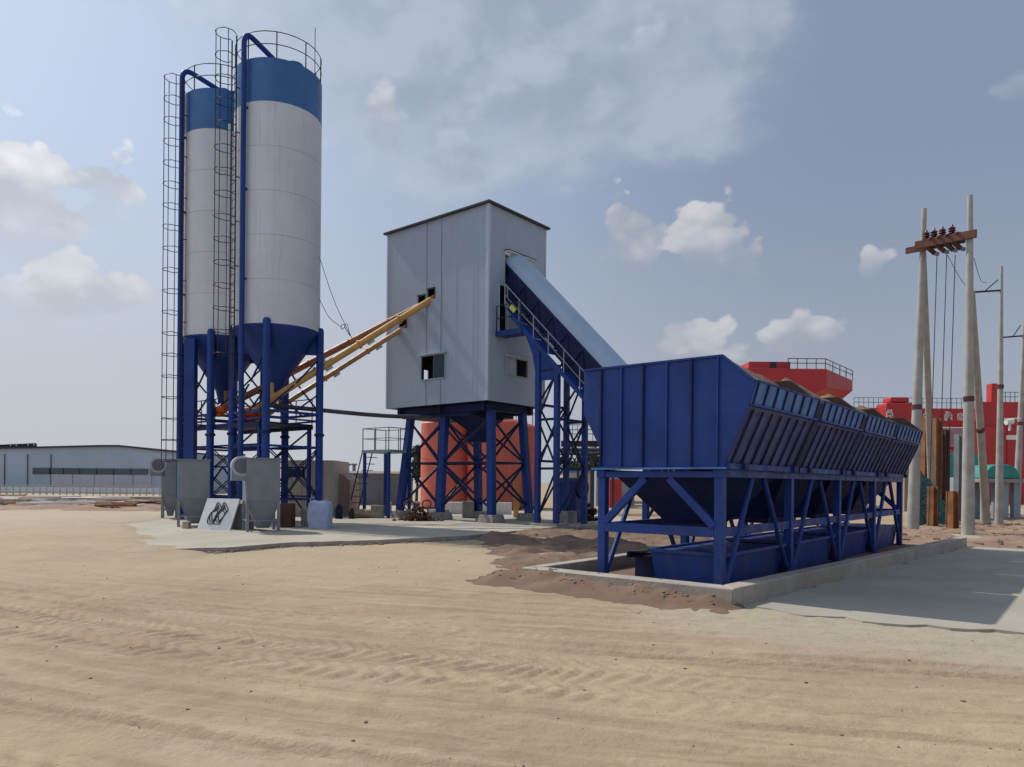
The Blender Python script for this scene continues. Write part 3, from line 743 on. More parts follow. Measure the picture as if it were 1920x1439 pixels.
MB().box(B(.5, 2.0, -.82), AX*.16, U*.006, NN*.09).build('tag_plate', M_hiviz, cvr)
b = MB(); b.box(T(.80, .62, 7.52), U*.34, V*.62, Z*.08); b.beam(T(.47, 0.02, 7.5), T(.47, 1.3, 7.5), .06, .2); b.build('landing', M_blue2, cvr)
b = MB(); b.tube([T(.47, 1.24, 7.6), T(.47, 1.24, 8.6)], .022, 6); b.tube([T(.47, .05, 7.6), T(.47, .05, 8.6), T(.47, 1.24, 8.6)], .022, 6); b.tube([T(.47, .05, 8.1), T(.47, 1.24, 8.1)], .018, 6); b.build('handrail', M_iron, cvr)
b = MB(); b.box(H(.62, -.03, 8.56), U*.03, V*.02, Z*.95); b.box(H(1.16, -.03, 8.56), U*.03, V*.02, Z*.95); b.split('door_frame', M_clad2, hs)
b = MB(); b.box(H(.66, -.26, 8.56), U*.001, V*.001, Z*.001) if False else b.box(H(.9, .5, 8.56), U*.24, V*.02, Z*.9); b.build('door', M_navy, hs)  # navy panel set back inside, put there to keep the doorway dark
# support tower
def zc(d, u=.5): return 10.39-1.0*d-1.45
def trestle(d0, d1):
    tops = []
    for u in (.6, 2.45):
        for d in (d0, d1):
            z1 = zc(d); MB().beam(T(u, d, .05), T(u, d, z1), .19, .19, up=U).build('leg', M_blue2, cvr, .01); tops.append((u, d, z1))
    b = MB()
    for (ua, da, za), (ub_, db, zb_) in (((tops[0]), (tops[1])), ((tops[2]), (tops[3])), ((tops[0]), (tops[2])), ((tops[1]), (tops[3]))):
        zz = min(za, zb_)-.15; nseg = max(1, int(round(zz/2.0)))
        for i in range(nseg):
            z0, z1 = .4+(zz-.4)*i/nseg, .4+(zz-.4)*(i+1)/nseg
            b.beam(T(ua, da, z1), T(ub_, db, z1), .07, .09)
            b.beam(T(ua, da, z0), T(ub_, db, z1), .05, .06)
            if i % 2: b.beam(T(ua, da, z1), T(ub_, db, z0), .05, .06)
    b.split('brace', M_navy, cvr)
trestle(2.03, 2.9); trestle(6.6, 7.3)
b = MB()
for u in (.6, 2.45):
    b.prism([T(u-.02, 1.25, zc(1.25)-.02), T(u-.02, 3.1, zc(3.1)-.02), T(u-.02, 3.0, zc(3.1)-.35), T(u-.02, 1.95, zc(3.1)-.3), T(u-.02, 1.75, zc(2.2)-.2)], U*.04)
b.split('gusset', M_blue2, cvr)
b = MB(); c = T(2.45, 2.03, 0); b.box(c+Z*.3, U*.33, V*.33, Z*.3); b.build('footing', M_block, cvr, .02)
b = MB(); c = T(.6, 2.45, 0); b.box(c+Z*.1, U*.4, V*.75, Z*.1); b.build('footing', M_block, cvr, .02)

# ------------------------------------------------------------------ silos
ZC0, ZC1, ZBN, ZTP, RS = 4.75, 7.3, 15.2, 16.75, 1.57
def silo(c, pdir, ldir, lz0, lz1, label, duct, ant):
    c = Vector((c[0], c[1], 0)); s = thing('cement_silo', label, 'silo', c, 0, 'cement silos on blue legs')
    MB().lathe(c, [(RS, ZC1), (RS, ZBN)], 72).build('shell', M_white, s)
    bnd = MB().lathe(c, [(RS+.003, ZBN), (RS+.003, ZTP), (RS-.05, ZTP+.01), (.25, ZTP+.42), (0.01, ZTP+.44)], 72).build('blue_band', M_band, s)
    b = MB()
    for i in range(1, 5): b.lathe(c, [(RS, ZC1+i*1.58-.008), (RS+.004, ZC1+i*1.58-.004), (RS+.004, ZC1+i*1.58+.004), (RS, ZC1+i*1.58+.008)], 72)
    for a in (-2.3, .3, 1.6):
        d = Vector((math.cos(a), math.sin(a), 0)); t = Vector((-d.y, d.x, 0)); b.box(c+d*(RS+.001)+Z*(ZC1+ZTP)/2, d*.003, t*.004, Z*(ZTP-ZC1)/2)
    b.split('weld_seam', paint('seam_grey', (.36, .36, .37), .5) if 'seam_grey' not in MATS else MATS['seam_grey'], s)
    MB().lathe(c, [(RS-.004, ZC1+.02), (RS-.002, ZC1-.05), (.28, ZC0+.55), (.2, ZC0+.2), (.2, ZC0)], 64).build('cone', M_navy if False else M_blue2, s)
    legs = []
    for d in ((-(U+V)), (U-V), (U+V), (V-U)):
        d = d.normalized(); p = c+d*(RS+.03); legs.append((p, d))
        lg = MB().lathe(p, [(.26, .03), (.26, .07), (.14, .07), (.14, ZC1+.08), (.105, ZC1+.17), (.01, ZC1+.20)], 20).build('leg', M_blue2, s)
        t = Vector((-d.y, d.x, 0))
        b = MB(); b.prism([c+d*(RS)+Z*(ZC1)-t*.012, c+d*(RS)+Z*(ZC1-.85)-t*.012, c+d*(1.04)+Z*(ZC1-.85)-t*.012, c+d*(1.1)+Z*(ZC1-.5)-t*.012], t*.024); b.build('gusset', M_blue2, lg)
        b = MB(); b.lathe(p, [(.17, 3.38), (.19, 3.4), (.19, 3.46), (.17, 3.48)], 16); b.build('collar', M_navy, lg)
    for i in range(4):
        p, q = legs[i][0], legs[(i+1) % 4][0]; m = (p+q)/2
        b = MB()
        for z, w in ((4.2, .09), (3.95, .06), (2.95, .08), (1.0, .07)): b.beam(p+Z*z, q+Z*z, .08, w)
        b.split('tie_beam', M_blue2, s)
        b = MB(); o = (q-p).normalized()*.0
        for a, e in ((p, q), (q, p)):
            for off in (-.05, .05): b.beam(a+Z*(1.02+off), e+Z*(2.93+off), .035, .035)
        b.box(m+Z*1.975, (q-p).normalized()*.17, (q-p).normalized().cross(Z)*.05, Z*.15)
        b.beam(p+Z*4.25, m+Z*5.2, .05, .05); b.beam(q+Z*6.35, m.lerp(q, .1)+Z*5.3-Z*.0, .05, .05); b.beam(m+Z*4.2, q+Z*5.0, .05, .05)
        b.split('brace', M_navy, s)
    # feed pipe
    pd = Vector((*pdir, 0)).normalized(); pp = c+pd*(RS+.17)
    top = 17.55; e = c+Vector((.15, -.5, 0))
    path = [pp+Z*1.0, pp+Z*(top-.35)]
    hd = Vector(((e-pp).x, (e-pp).y, 0)); end = e+Z*(ZTP+.35)
    ctrl = pp+Z*(top+.15); p0 = path[-1]; p2 = ctrl.lerp(end, .28)
    for k in range(1, 8):
        t = k/8; path.append((1-t)**2*p0+2*t*(1-t)*ctrl+t*t*p2)
    path += [p2, end]
    fp = MB().tube(path, .095, 14).build('feed_pipe', M_blue2 if False else M_blue2, s)
    b = MB()
    for z in (2.6, 5.9, 8.9, 12.1, 15.0): b.box(pp-pd*.1+Z*z, pd*.09, Vector((-pd.y, pd.x, 0))*.05, Z*.03)
    b.split('pipe_clamp', M_blue2, fp)
    MB().lathe(e, [(.16, ZTP+.25), (.16, ZTP+.5), (.0, ZTP+.52)], 16).build('roof_socket', M_band, s)
    # ladder with safety cage
    ld = Vector((*ldir, 0)).normalized(); lt = Vector((-ld.y, ld.x, 0)); lp = c+ld*(RS+.14)
    b = MB()
    for k in (-.2, .2): b.tube([lp+lt*k+Z*lz0, lp+lt*k+Z*lz1], .026, 6)
    nr = int((lz1-.9-lz0)/.3)
    for i in range(nr): z = lz0+.2+i*.3; b.tube([lp-lt*.2+Z*z, lp+lt*.2+Z*z], .012, 5)
    for i in range(6): z = max(lz0, ZC1)+.5+i*1.6; b.beam(lp-lt*.2+Z*z, lp-lt*.2-ld*.14+Z*z, .03); b.beam(lp+lt*.2+Z*z, lp+lt*.2-ld*.14+Z*z, .03)
    lad = b.build('ladder', M_iron, s)
    b = MB(); hr = .36; cc = lp+ld*.30; zs = []; z = lz0+1.2
    while z < lz1+.05: zs.append(z); z += .82
    for z in zs:
        b.tube([cc+ld*(hr*math.cos(a))+lt*(hr*math.sin(a))+Z*(z+random.uniform(-.02, .02)) for a in [R(x) for x in range(-140, 141, 20)]], .015, 5)
    for a in (-80, 0, 80):
        q = cc+ld*(hr*math.cos(R(a)))+lt*(hr*math.sin(R(a))); b.tube([q+Z*(lz0+1.2), q+Z*(zs[-1])], .016, 5)
    b.build('safety_cage', M_iron, lad)
    # roof railing
    b = MB(); rr = RS-.03
    for z in (.95, .5): b.tube([c+Vector((rr*math.cos(R(a)), rr*math.sin(R(a)), ZTP+z)) for a in range(0, 361, 10)], .016, 6, cap=False)
    for a in range(5, 360, 40): q = c+Vector((rr*math.cos(R(a)), rr*math.sin(R(a)), 0)); b.tube([q+Z*ZTP, q+Z*(ZTP+.96)], .022, 6)
    b.build('roof_railing', M_iron, s)
    MB().lathe(c+Vector((.5, .3, 0)), [(.3, ZTP+.2), (.3, ZTP+.75), (.32, ZTP+.78), (.05, ZTP+.9)], 20).build('vent_filter', M_band, s)
    if duct:
        dd = Vector((-.97, -.24, 0)).normalized(); q = c+dd*(RS+.16); MB().tube([q+Z*7.3, q+Z*14.9], .07, 10).build('cable_duct', M_white, s)
    if not duct:
        q = c+Vector((-.62, -1.55, 0)); MB().box(q+Z*3.7, Vector((.2, 0, 0)), Vector((0, .16, 0)), Z*3.4).build('service_duct', M_blue2, s, .01)
    if ant:
        q = c+Vector((1.25, .35, 0)); MB().tube([q+Z*ZTP, q+Z*(ZTP+2.25)], .014, 6).build('lightning_rod', M_iron, s)
    return s
SA = Vector((-8.92, 27.3, 0)); SB = Vector((-11.75, 29.35, 0))
silo(SA, (-.425, -.907), (-.72, -.69), 5.0, 17.65, 'white cement silo with blue top band standing nearer the mixing tower', True, True)
silo(SB, (-.68, -.735), (-.70, -.71), 1.2, 17.15, 'white cement silo with blue top band standing farther left, partly behind the other', False, False)
# small deck with machinery between the silo legs
dk = thing('valve_platform', 'dark blue steel deck with pipes between the silo legs', 'platform', (SA+SB)/2, YAW)
mid = (SA+SB)/2
b = MB(); b.box(mid+Z*3.8, U*1.1, V*2.6, Z*.03); 
for k in (-1, 1): b.beam(mid+U*1.1*k-V*2.6+Z*3.72, mid+U*1.1*k+V*2.6+Z*3.72, .1, .16)
b.build('deck', M_navy, dk)
b = MB()
for i, j in ((-1, -1), (1, -1), (-1, 1), (1, 1)):
    q = mid+U*1.05*i+V*2.5*j; b.beam(q+Z*.05, q+Z*3.65, .12)
b.split('leg', M_blue2, dk)
b = MB()
for z in (1.1, 2.2, 3.0):
    for k in (-1, 1): b.beam(mid+U*1.05*k-V*2.5+Z*z, mid+U*1.05*k+V*2.5+Z*z, .06)
for k in (-1, 1):
    b.beam(mid+U*1.05*k-V*2.5+Z*.3, mid+U*1.05*k+Z*2.2, .05); b.beam(mid+U*1.05*k+V*2.5+Z*.3, mid+U*1.05*k+Z*2.2, .05); b.beam(mid+U*1.05*k-V*2.5+Z*3.6, mid+U*1.05*k+V*.6+Z*2.2, .05)
b.split('brace', M_navy, dk)
b = MB()
for k in (-1, 1):
    b.tube([mid+U*1.1*k-V*2.6+Z*4.8, mid+U*1.1*k+V*2.6+Z*4.8], .02, 6)
    for j in range(6): q = mid+U*1.1*k+V*(-2.6+j*1.04); b.tube([q+Z*3.8, q+Z*4.8], .02, 6)
b.build('railing', M_iron, dk)
for q, r, z in ((SB+U*.3-V*.9, .16, 4.15), (SA-U*.6+V*.6, .2, 4.25), (SB-V*1.2-U*.8, .15, 4.4)):
    b = MB(); b.tube([q+Z*z-V*.35, q+Z*z+V*.35], r, 14); b.tube([q+Z*z-V*.45, q+Z*z-V*.36], r*.7, 12); b.box(q+Z*(z-r-.05), U*r*.8, V*.25, Z*.05); b.build('motor', M_orange, dk)

# ------------------------------------------------------------------ screw conveyors
def screw(p, q, r, mat, label, bulb=True):
    p, q = Vector(p), Vector(q); s = thing('screw_conveyor', label, 'screw conveyor', p, 0, 'screw conveyors from silos to tower')
    ax = (q-p).normalized(); side = ax.cross(Z).normalized(); up = side.cross(ax)
    MB().tube([p, q], r, 18).build('tube', mat, s)
    L = (q-p).length; n = int(L/2.2)
    b = MB()
    for i in range(1, n+1):
        c = p+ax*(i*L/(n+1)); b.tube([c-ax*.03, c+ax*.03], r+.045, 18); 
    b.split('flange', mat, s)
    for i in range(1, n+1):
        c = p+ax*(i*L/(n+1))+ax*.5; b = MB(); b.box(c+up*-(r+.04), ax*.14, side*.07, up*.05); b.build('hatch', M_greyl, s)
    if bulb:
        b = MB(); b.tube([p-ax*.25, p+ax*.25], r*1.5, 18); b.tube([p, p+Z*.62], r*.9, 14); b.build('inlet', mat, s)
        b = MB(); b.tube([p-ax*.75, p-ax*.27], r*.8, 14); b.build('motor', M_tan, s)
    return s
pA = P(507, 750, 26.6); qA = H(.35, (hA[0]+hA[1])/2, (hA[2]+hA[3])/2-.02)
screw(pA, qA, .13, M_yel, 'yellow screw conveyor entering the highest hole of the tower wall')
pB = P(425, 762, 29.2); qB = H(.35, (hB[0]+hB[1])/2, (hB[2]+hB[3])/2)
screw(pB, qB, .13, M_redb, 'rust red screw conveyor running behind the yellow one to the tower')
pC = P(526, 763, 29.6); qC = H(.35, (hC[0]+hC[1])/2, (hC[2]+hC[3])/2)
screw(pC, qC, .10, M_tan, 'thin brown screw conveyor entering the lowest hole of the tower wall')
# inclined second yellow one alongside
pD = P(545, 716, 27.6); 
b = MB(); 
# grey hose silo -> tower
hp = [P(500, 760, 27.2), P(545, 764, 27.6), P(597, 769, 28), P(680, 777, 29), P(740, 781, 29.8), P(800, 782, 30.6), P(850, 780, 31.2)]
def spline(p, n=8):
    out = []
    for i in range(len(p)-1):
        a = p[max(i-1, 0)]; b_ = p[i]; c = p[i+1]; d = p[min(i+2, len(p)-1)]
        for k in range(n):
            t = k/n; out.append(.5*((2*b_)+(c-a)*t+(2*a-5*b_+4*c-d)*t*t+(-a+3*b_-3*c+d)*t*t*t))
    out.append(p[-1]); return out
o = MB().tube(spline(hp), .085, 12).build('air_pipe', M_hose, world=base(hp[0])); tag(o, 'dark grey pipe sagging from the silo legs to underneath the tower', 'pipe')
# slack cables from silo down to the screws
for i, (a, c, lab) in enumerate(((P(595, 470, 27.3), P(656, 628, 28.3), 'thin black cable hanging from the upper silo side to the screw conveyor'), (P(593, 548, 27.3), P(637, 612, 28.3), 'thin black cable hanging from the lower silo side towards the screw conveyor'))):
    m = (a+c)/2-Z*.25; pts = spline([a, m, c]+([c+Vector((.12, 0, -.12)), c+Vector((.2, 0, .02)), c+Vector((.08, 0, .06)), c+Vector((.05, 0, -.1))] if i else [c+Vector((-.2, 0, .3)), c+Vector((-.12, 0, .42)), c+Vector((-.02, 0, .1)), c+Vector((.1, 0, -.2))]), 6)
    o = MB().tube(pts, .012, 5).build('cable', M_iron, world=base(a)); tag(o, lab, 'cable')

# ------------------------------------------------------------------ items on the pad
def legbox(c, w, d, z0, zt, z1, mat, label, rz, cat='dust hopper', fan=False):
    """sheet-metal hopper: box body above, tapered bottom, four legs"""
    c = Vector((c.x, c.y, .1)); s = thing('dust_hopper', label, cat, c, rz, 'grey sheet metal dust hoppers on the pad')
    x = Vector((math.cos(rz), math.sin(rz), 0)); y = Vector((-x.y, x.x, 0))
    def rg(a, b_, z, off=0): return [c+x*(i*a+off)+y*j*b_+Z*z for i, j in ((-1, -1), (1, -1), (1, 1), (-1, 1))]
    MB().loft([rg(w, d, zt), rg(w, d, z1)]).build('body', mat, s, .008)
    MB().loft([rg(w*.35, d*.35, z0+.1, w*.1), rg(w-.004, d-.004, zt-.002)]).build('cone', mat, s)
    b = MB(); b.box(c+Z*(z1+.02), x*(w+.03), y*(d+.03), Z*.02); b.build('lid', M_grey, s)
    for i, j in ((-1, -1), (1, -1), (1, 1), (-1, 1)):
        q = c+x*i*(w-.04)+y*j*(d-.04); MB().box(q+Z*(zt/2-.01), x*.045, y*.045, Z*(zt/2-.01)).build('leg', mat, s)
    b = MB()
    for i in (-1, 1): b.beam(c+x*i*(w-.04)-y*(d-.04)+Z*.35, c+x*i*(w-.04)+y*(d-.04)+Z*.35, .04)
    for j in (-1, 1): b.beam(c-x*(w-.04)+y*j*(d-.04)+Z*.35, c+x*(w-.04)+y*j*(d-.04)+Z*.35, .04)
    b.build('stretcher', mat, s)
    if fan:
        q = c-x*(w+.12)-y*(d*.5)+Z*(z1-.22)
        fn = MB().tube([q-y*.17, q+y*.17], .31, 28).build('fan', M_greyl, s)
        MB().tube([q-y*.19, q-y*.171], .235, 20).build('fan_inlet', M_shedd, fn)
        MB().box(q-x*.02-Z*.25, x*.28, y*.16, Z*.2).build('fan_outlet', M_grey, fn)
    return s
legbox(G(489, 996, .1), .50, .5, .0, .95, 2.25, M_grey, 'grey metal dust hopper with round fan at its upper left corner', R(27), fan=True)
legbox(G(362, 987, .1), .50, .5, .0, .95, 2.25, M_grey, 'wide plain grey metal dust hopper behind the leaning white panel', R(25))
legbox(G(318, 972, .1), .30, .32, .0, .95, 2.4, M_grey, 'narrow grey metal dust hopper farthest left on the pad', R(22), fan=True)
# leaning panel with looped emblem
pn = thing('leaning_panel', 'pale sheet panel with dark looped lines leaning on a box', 'panel', G(398, 996, .1), 0)
a, c_ = G(369, 994, .1), G(430, 996, .1); ht = 1.0; lean = Vector((.18, .35, 0)); sh = Vector((.0, 0, 0))
a2, c2 = a+lean+Z*ht, c_+lean+Z*ht; nrm = (c_-a).cross(a2-a).normalized()
MB().prism([a, c_, c2, a2], nrm*-.05).build('sheet', M_wht, pn, .004)
b = MB(); X_ = (c_-a).normalized(); Y_ = (a2-a).normalized(); cc = (a+c2)/2+nrm*.012
for k in range(3):
    for sgn in (-1, 1):
        pts = [cc+X_*(sgn*.12+(.16-.04*k)*math.cos(t)+.05*math.sin(3*t+k))+Y_*((.36-.07*k)*math.sin(t)+.04*math.cos(4*t))+X_*.03*math.sin(t) for t in [i*2*math.pi/30 for i in range(31)]]
        b.tube(pts, .016, 6, cap=False)
b.build('looped_lines', M_iron, pn)
bx = G(437, 995, .1)
o = MB().prism([bx+Vector((-.22, .25, 0)), bx+Vector((.42, .15, 0)), bx+Vector((.42, .7, 0)), bx+Vector((-.22, .8, 0))], Z*.85).build('crate', M_shedd, None, .01, world=base(bx)); tag(o, 'dark grey crate standing behind the leaning white panel', 'crate')
bx = G(530, 990, .1)
o = MB().prism([bx+Vector((-.1, 0, 0)), bx+Vector((.28, 0, 0)), bx+Vector((.28, .5, 0)), bx+Vector((-.1, .5, 0))], Z*.82).build('crate', M_rustd, None, .01, world=base(bx)); tag(o, 'dark brown crate right of the hopper with the fan', 'crate')
o = MB().box(G(350, 992, .1)+Z*.12, Vector((.1, 0, 0)), Vector((0, .1, 0)), Z*.12).build('timber_block', M_wood, None, .01, world=base(G(350, 992, .1))); tag(o, 'small pale timber block on the pad in front of the wide hopper', 'block')
# bulk bag
bc = G(594, 993, .1); b = MB(); n_ = 36; rings = []
for j in range(15):
    t = j/14; z = .93*t; ring = []
    for i in range(n_):
        a = 2*math.pi*i/n_; r = .40*(1-.06*(2*t-1)**2)/max(abs(math.cos(a)), abs(math.sin(a)))**.55/1.05
        if j == 14: r *= .8
        w = 1+.12*fbm(math.cos(a)*2, z*2+math.sin(a), 1.6, 3, 3)
        ring.append(bc+Vector((r*w*math.cos(a), .4+r*w*math.sin(a), z+.08*fbm(math.cos(a), math.sin(a), 2, 2, 7)*t)))
    rings.append(ring)
b.loft(rings); bag = b.build('bulk_bag', M_bag, world=base(bc)); tag(bag, 'pale blue woven bulk bag sitting on the pad right of the silo legs', 'bag')
for s_ in (-1, 1):
    p0 = bc+Vector((.25*s_, .15, .88)); pts = spline([p0, p0+Vector((.02*s_, .05, .13)), p0+Vector((-.02*s_, .35, .12)), p0+Vector((0, .45, 0))], 5)
    lp_ = MB().tube(pts, .014, 6).build('loop', M_bag, bag)
bx = G(569, 990, .1)
o = MB().box(bx+Z*.33+Vector((0, .5, 0)), Vector((.18, 0, 0)), Vector((0, .2, 0)), Z*.33).build('concrete_block', M_block, None, .02, world=base(bx)); tag(o, 'weathered concrete block half hidden beside the pale blue bag', 'block')
# beige cabins behind
def cabin(px0, px1, py, Y, depth, mat, name, label, cat, slope=0, roofm=None, ov=.0):
    a = P(px0, 905, Y); c = P(px1, 905, Y); z = P((px0+px1)/2, py, Y).z; root = thing(name, label, cat, Vector(((a.x+c.x)/2, Y+depth/2, 0)), 0)
    b = MB(); x0, x1 = a.x, c.x
    b.loft([[Vector((x0, Y, 0)), Vector((x1, Y, 0)), Vector((x1, Y+depth, 0)), Vector((x0, Y+depth, 0))], [Vector((x0, Y, z)), Vector((x1, Y, z-slope)), Vector((x1, Y+depth, z-slope)), Vector((x0, Y+depth, z))]])
    b.build('body', mat, root, .02)
    if roofm:
        b = MB(); b.loft([[Vector((x0-.15, Y-.15-ov, z+.003+dz)), Vector((x1+.15, Y-.15-ov, z-slope+.003+dz)), Vector((x1+.15, Y+depth+.15, z-slope+.003+dz)), Vector((x0-.15, Y+depth+.15, z+.003+dz))] for dz in (0, .16)]); b.build('roof', roofm, root)
    return root, x0, x1, z
r_, x0, x1, z = cabin(527, 626, 863, 32, 3, M_beige, 'beige_cabin', 'plain beige sheet cabin standing behind the silo legs', 'cabin')
for i in range(1, 5): MB().box(Vector((x0+(x1-x0)*i/5, 31.994, z/2)), Vector((.012, 0, 0)), Vector((0, .006, 0)), Z*(z/2-.05)).build('seam', M_pink, r_)
r_ = thing('brown_bin', 'brownish steel bin with slanted top beside the beige cabin', 'bin', P(640, 950, 33), 0)
a = P(626, 889, 33); c_ = P(656, 898, 33); Yb = 33
MB().loft([[Vector((a.x, Yb, 0)), Vector((c_.x, Yb, 0)), Vector((c_.x, Yb+2, 0)), Vector((a.x, Yb+2, 0))], [Vector((a.x, Yb, a.z)), Vector((a.x+.35, Yb, a.z)), Vector((a.x+.35, Yb+2, a.z)), Vector((a.x, Yb+2, a.z))]][:1]+[[Vector((a.x, Yb, a.z-.3)), Vector((c_.x, Yb, a.z-.3)), Vector((c_.x, Yb+2, a.z-.3)), Vector((a.x, Yb+2, a.z-.3))], [Vector((a.x, Yb, a.z)), Vector((c_.x-.32, Yb, a.z)), Vector((c_.x-.32, Yb+2, a.z)), Vector((a.x, Yb+2, a.z))]]).build('body', M_pink, r_, .02)
MB().beam(Vector((c_.x+.02, Yb-.02, .1)), Vector((c_.x+.02, Yb-.02, a.z-.32)), .07).build('edge_angle', M_beige, r_)
r_, x0, x1, z = cabin(638, 742, 888, 52, 9, M_shedd, 'low_shed', 'low dark shed with white roof edge behind the platform', 'shed', roofm=M_wht)
for i, px in enumerate((645, 652, 664)):
    p = P(px, 876, 54); b = MB(); b.tube([p-Z*.5, p+Z*(.1+.15*(i == 1))], .12, 10); b.tube([p+Z*.1, p+Z*.25], .22, 10); b.build('roof_vent', M_shedd, r_)
# backpack-like dark bundles
for px, w, h, lab in ((634, .16, .62, 'dark navy bundle standing against the brown bin'), (658, .12, .45, 'small black bundle on the ground right of the brown bin')):
    p = G(px, 974, .1); b = MB(); rings = []
    for j in range(9):
        t = j/8; q = 1-.75*max(0, t-.55)**2*4*.8; rings.append([p+Vector((w*q*math.cos(a)*(1+.15*fbm(a, t, 2, 2, 1)), .1+w*.8*q*math.sin(a), h*t)) for a in [2*math.pi*i/14 for i in range(14)]])
    b.loft(rings); o = b.build('bundle', M_navy if w > .13 else M_black, world=base(p)); tag(o, lab, 'bundle')
# roll and blocks left of the tower
p = G(664, 972, .1); o = MB().tube([p+Z*.2, p+Z*.2+Vector((1.0, .15, 0))], .2, 20).build('timber_roll', M_wood, world=base(p)); tag(o, 'pale tan log lying on the pad left of the tower legs', 'log')
p = G(708, 972, .1)
o = MB().box(p+Z*.28, Vector((.26, 0, 0)), Vector((0, .22, 0)), Z*.28).build('concrete_block', M_block, None, .02, world=base(p)); tag(o, 'grey concrete block right of the tan log', 'block')
p = G(727, 966, .1); o = MB().box(p+Z*.3, Vector((.16, 0, 0)), Vector((0, .2, 0)), Z*.3).build('crate', M_wood, None, .01, world=base(p)); tag(o, 'yellowish wooden crate by the leftmost tower leg', 'crate')
p = G(878, 972, .1); o = MB().box(p+Z*.38, Vector((.26, 0, 0)), Vector((0, .22, 0)), Z*.38).build('concrete_block', M_block, None, .02, world=base(p)); tag(o, 'squarish concrete block under the middle of the tower', 'block')
p = P(968, 905, 33); o = MB().box(Vector((p.x, 33, .85)), Vector((.12, 0, 0)), Vector((0, .12, 0)), Z*.85).build('yellow_post', M_yel, None, .01, world=base((p.x, 33, 0))); tag(o, 'short yellow post in front of the red tanks', 'post')
b = MB(); a, c_ = P(834, 905, 36), P(960, 905, 36); b.box(Vector(((a.x+c_.x)/2, 36, .35)), Vector(((c_.x-a.x)/2, 0, 0)), Vector((0, .15, 0)), Z*.35); o = b.build('low_wall', M_wht, None, .02, world=base(((a.x+c_.x)/2, 36, 0))); tag(o, 'low white block wall in front of the red tanks', 'wall')
# scrap heap between tower legs
for px, lab, mat in ((780, 'brown scrap heap between the left tower legs', M_rustd), (1102, 'black heap of hoses beside the conveyor tower', M_black)):
    b = MB(); p = G(px, 978, .1)
    for i in range(60):
        q = p+Vector((random.gauss(0, .35), random.uniform(0, .7), 0)); hh = max(.06, .75-abs(q.x-p.x)*1.3)*random.random(); stone(b, q.x, q.y, .1+hh, random.uniform(.08, .18), .8)
    for i in range(5):
        q = p+Vector((random.uniform(-.4, .4), random.uniform(-.1, .3), .2+random.uniform(0, .5))); rr = random.uniform(.12, .25)
        b.tube([q+Vector((rr*math.cos(t), .1*math.sin(t*2), rr*math.sin(t))) for t in [k*2*math.pi/14 for k in range(15)]], .03, 6, cap=False)
    o = b.build('scrap_heap', mat, smooth=False, world=base(p)); tag(o, lab, 'scrap heap')
# motor house at conveyor foot
p = G(1054, 985); mr = thing('drive_unit', 'dark blue drive unit standing between the conveyor tower legs', 'machine', p, YAW)
MB().box(p+V*-.1+U*.6+Z*.95, U*.42, V*.4, Z*.85).build('housing', M_blue2, mr, .05); MB().tube([p+U*.6-V*.6+Z*1.5, p+U*.6+V*.5+Z*1.5], .42, 20).build('drum', M_navy, mr)
# grey cabinet
p = G(1083, 972); cb = thing('control_cabinet', 'grey blue electrical cabinet standing right of the conveyor tower', 'cabinet', p, R(5))
MB().box(p+Z*.85, Vector((.33, 0, 0)), Vector((0, .25, 0)), Z*.85).build('body', M_cab, cb, .01)
MB().box(p+Z*.9+Vector((0, -.256, 0)), Vector((.29, 0, 0)), Vector((0, .006, 0)), Z*.76).build('door', M_cab, cb, .004); MB().box(p+Z*.95+Vector((.2, -.275, 0)), Vector((.015, 0, 0)), Vector((0, .015, 0)), Z*.08).build('handle', M_iron, cb)

# ------------------------------------------------------------------ red tanks
for px, Y, lab in ((838, 46, 'red vertical tank leftmost behind the tower legs'), (926, 45.0, 'red vertical tank in the middle behind the tower legs'), (960, 48.6, 'red vertical tank rightmost, partly behind the middle one')):
    c = P(px, 905, Y); c = Vector((c.x, Y, 0)); t = thing('red_tank', lab, 'tank', c, 0, 'red vertical tanks behind the tower'); rt = 1.66
    MB().lathe(c, [(rt, .12), (rt, 5.35), (rt-.15, 5.5), (.2, 5.95), (.01, 5.96)], 56).build('shell', M_tank, t)
    b = MB()
    for z in (1.4, 3.2): b.lathe(c, [(rt, z-.02), (rt+.02, z-.01), (rt+.02, z+.01), (rt, z+.02)], 56)
    b.split('hoop', M_tank, t)
    MB().lathe(c, [(rt+.12, 0), (rt+.12, .14), (rt, .14)], 40).build('base_ring', M_iron, t)
    b = MB(); d = Vector((.25, -.97, 0)).normalized(); b.lathe(c+d*(rt-.02)+Z*0, [(.0, 0.9)], 3) if False else None
    b.box(c+d*rt+Z*1.3, Vector((.2, .05, 0)), d*.03, Z*.3); b.build('manhole', M_tank, t, .03)
    b = MB()
    for a in range(0, 360, 30): q = c+Vector(((rt-.1)*math.cos(R(a)), (rt-.1)*math.sin(R(a)), 5.5)); b.tube([q, q+Z*.8], .02, 5)
    b.tube([c+Vector(((rt-.1)*math.cos(R(a)), (rt-.1)*math.sin(R(a)), 6.3)) for a in range(0, 361, 15)], .02, 5, cap=False); b.build('railing', M_redb, t)

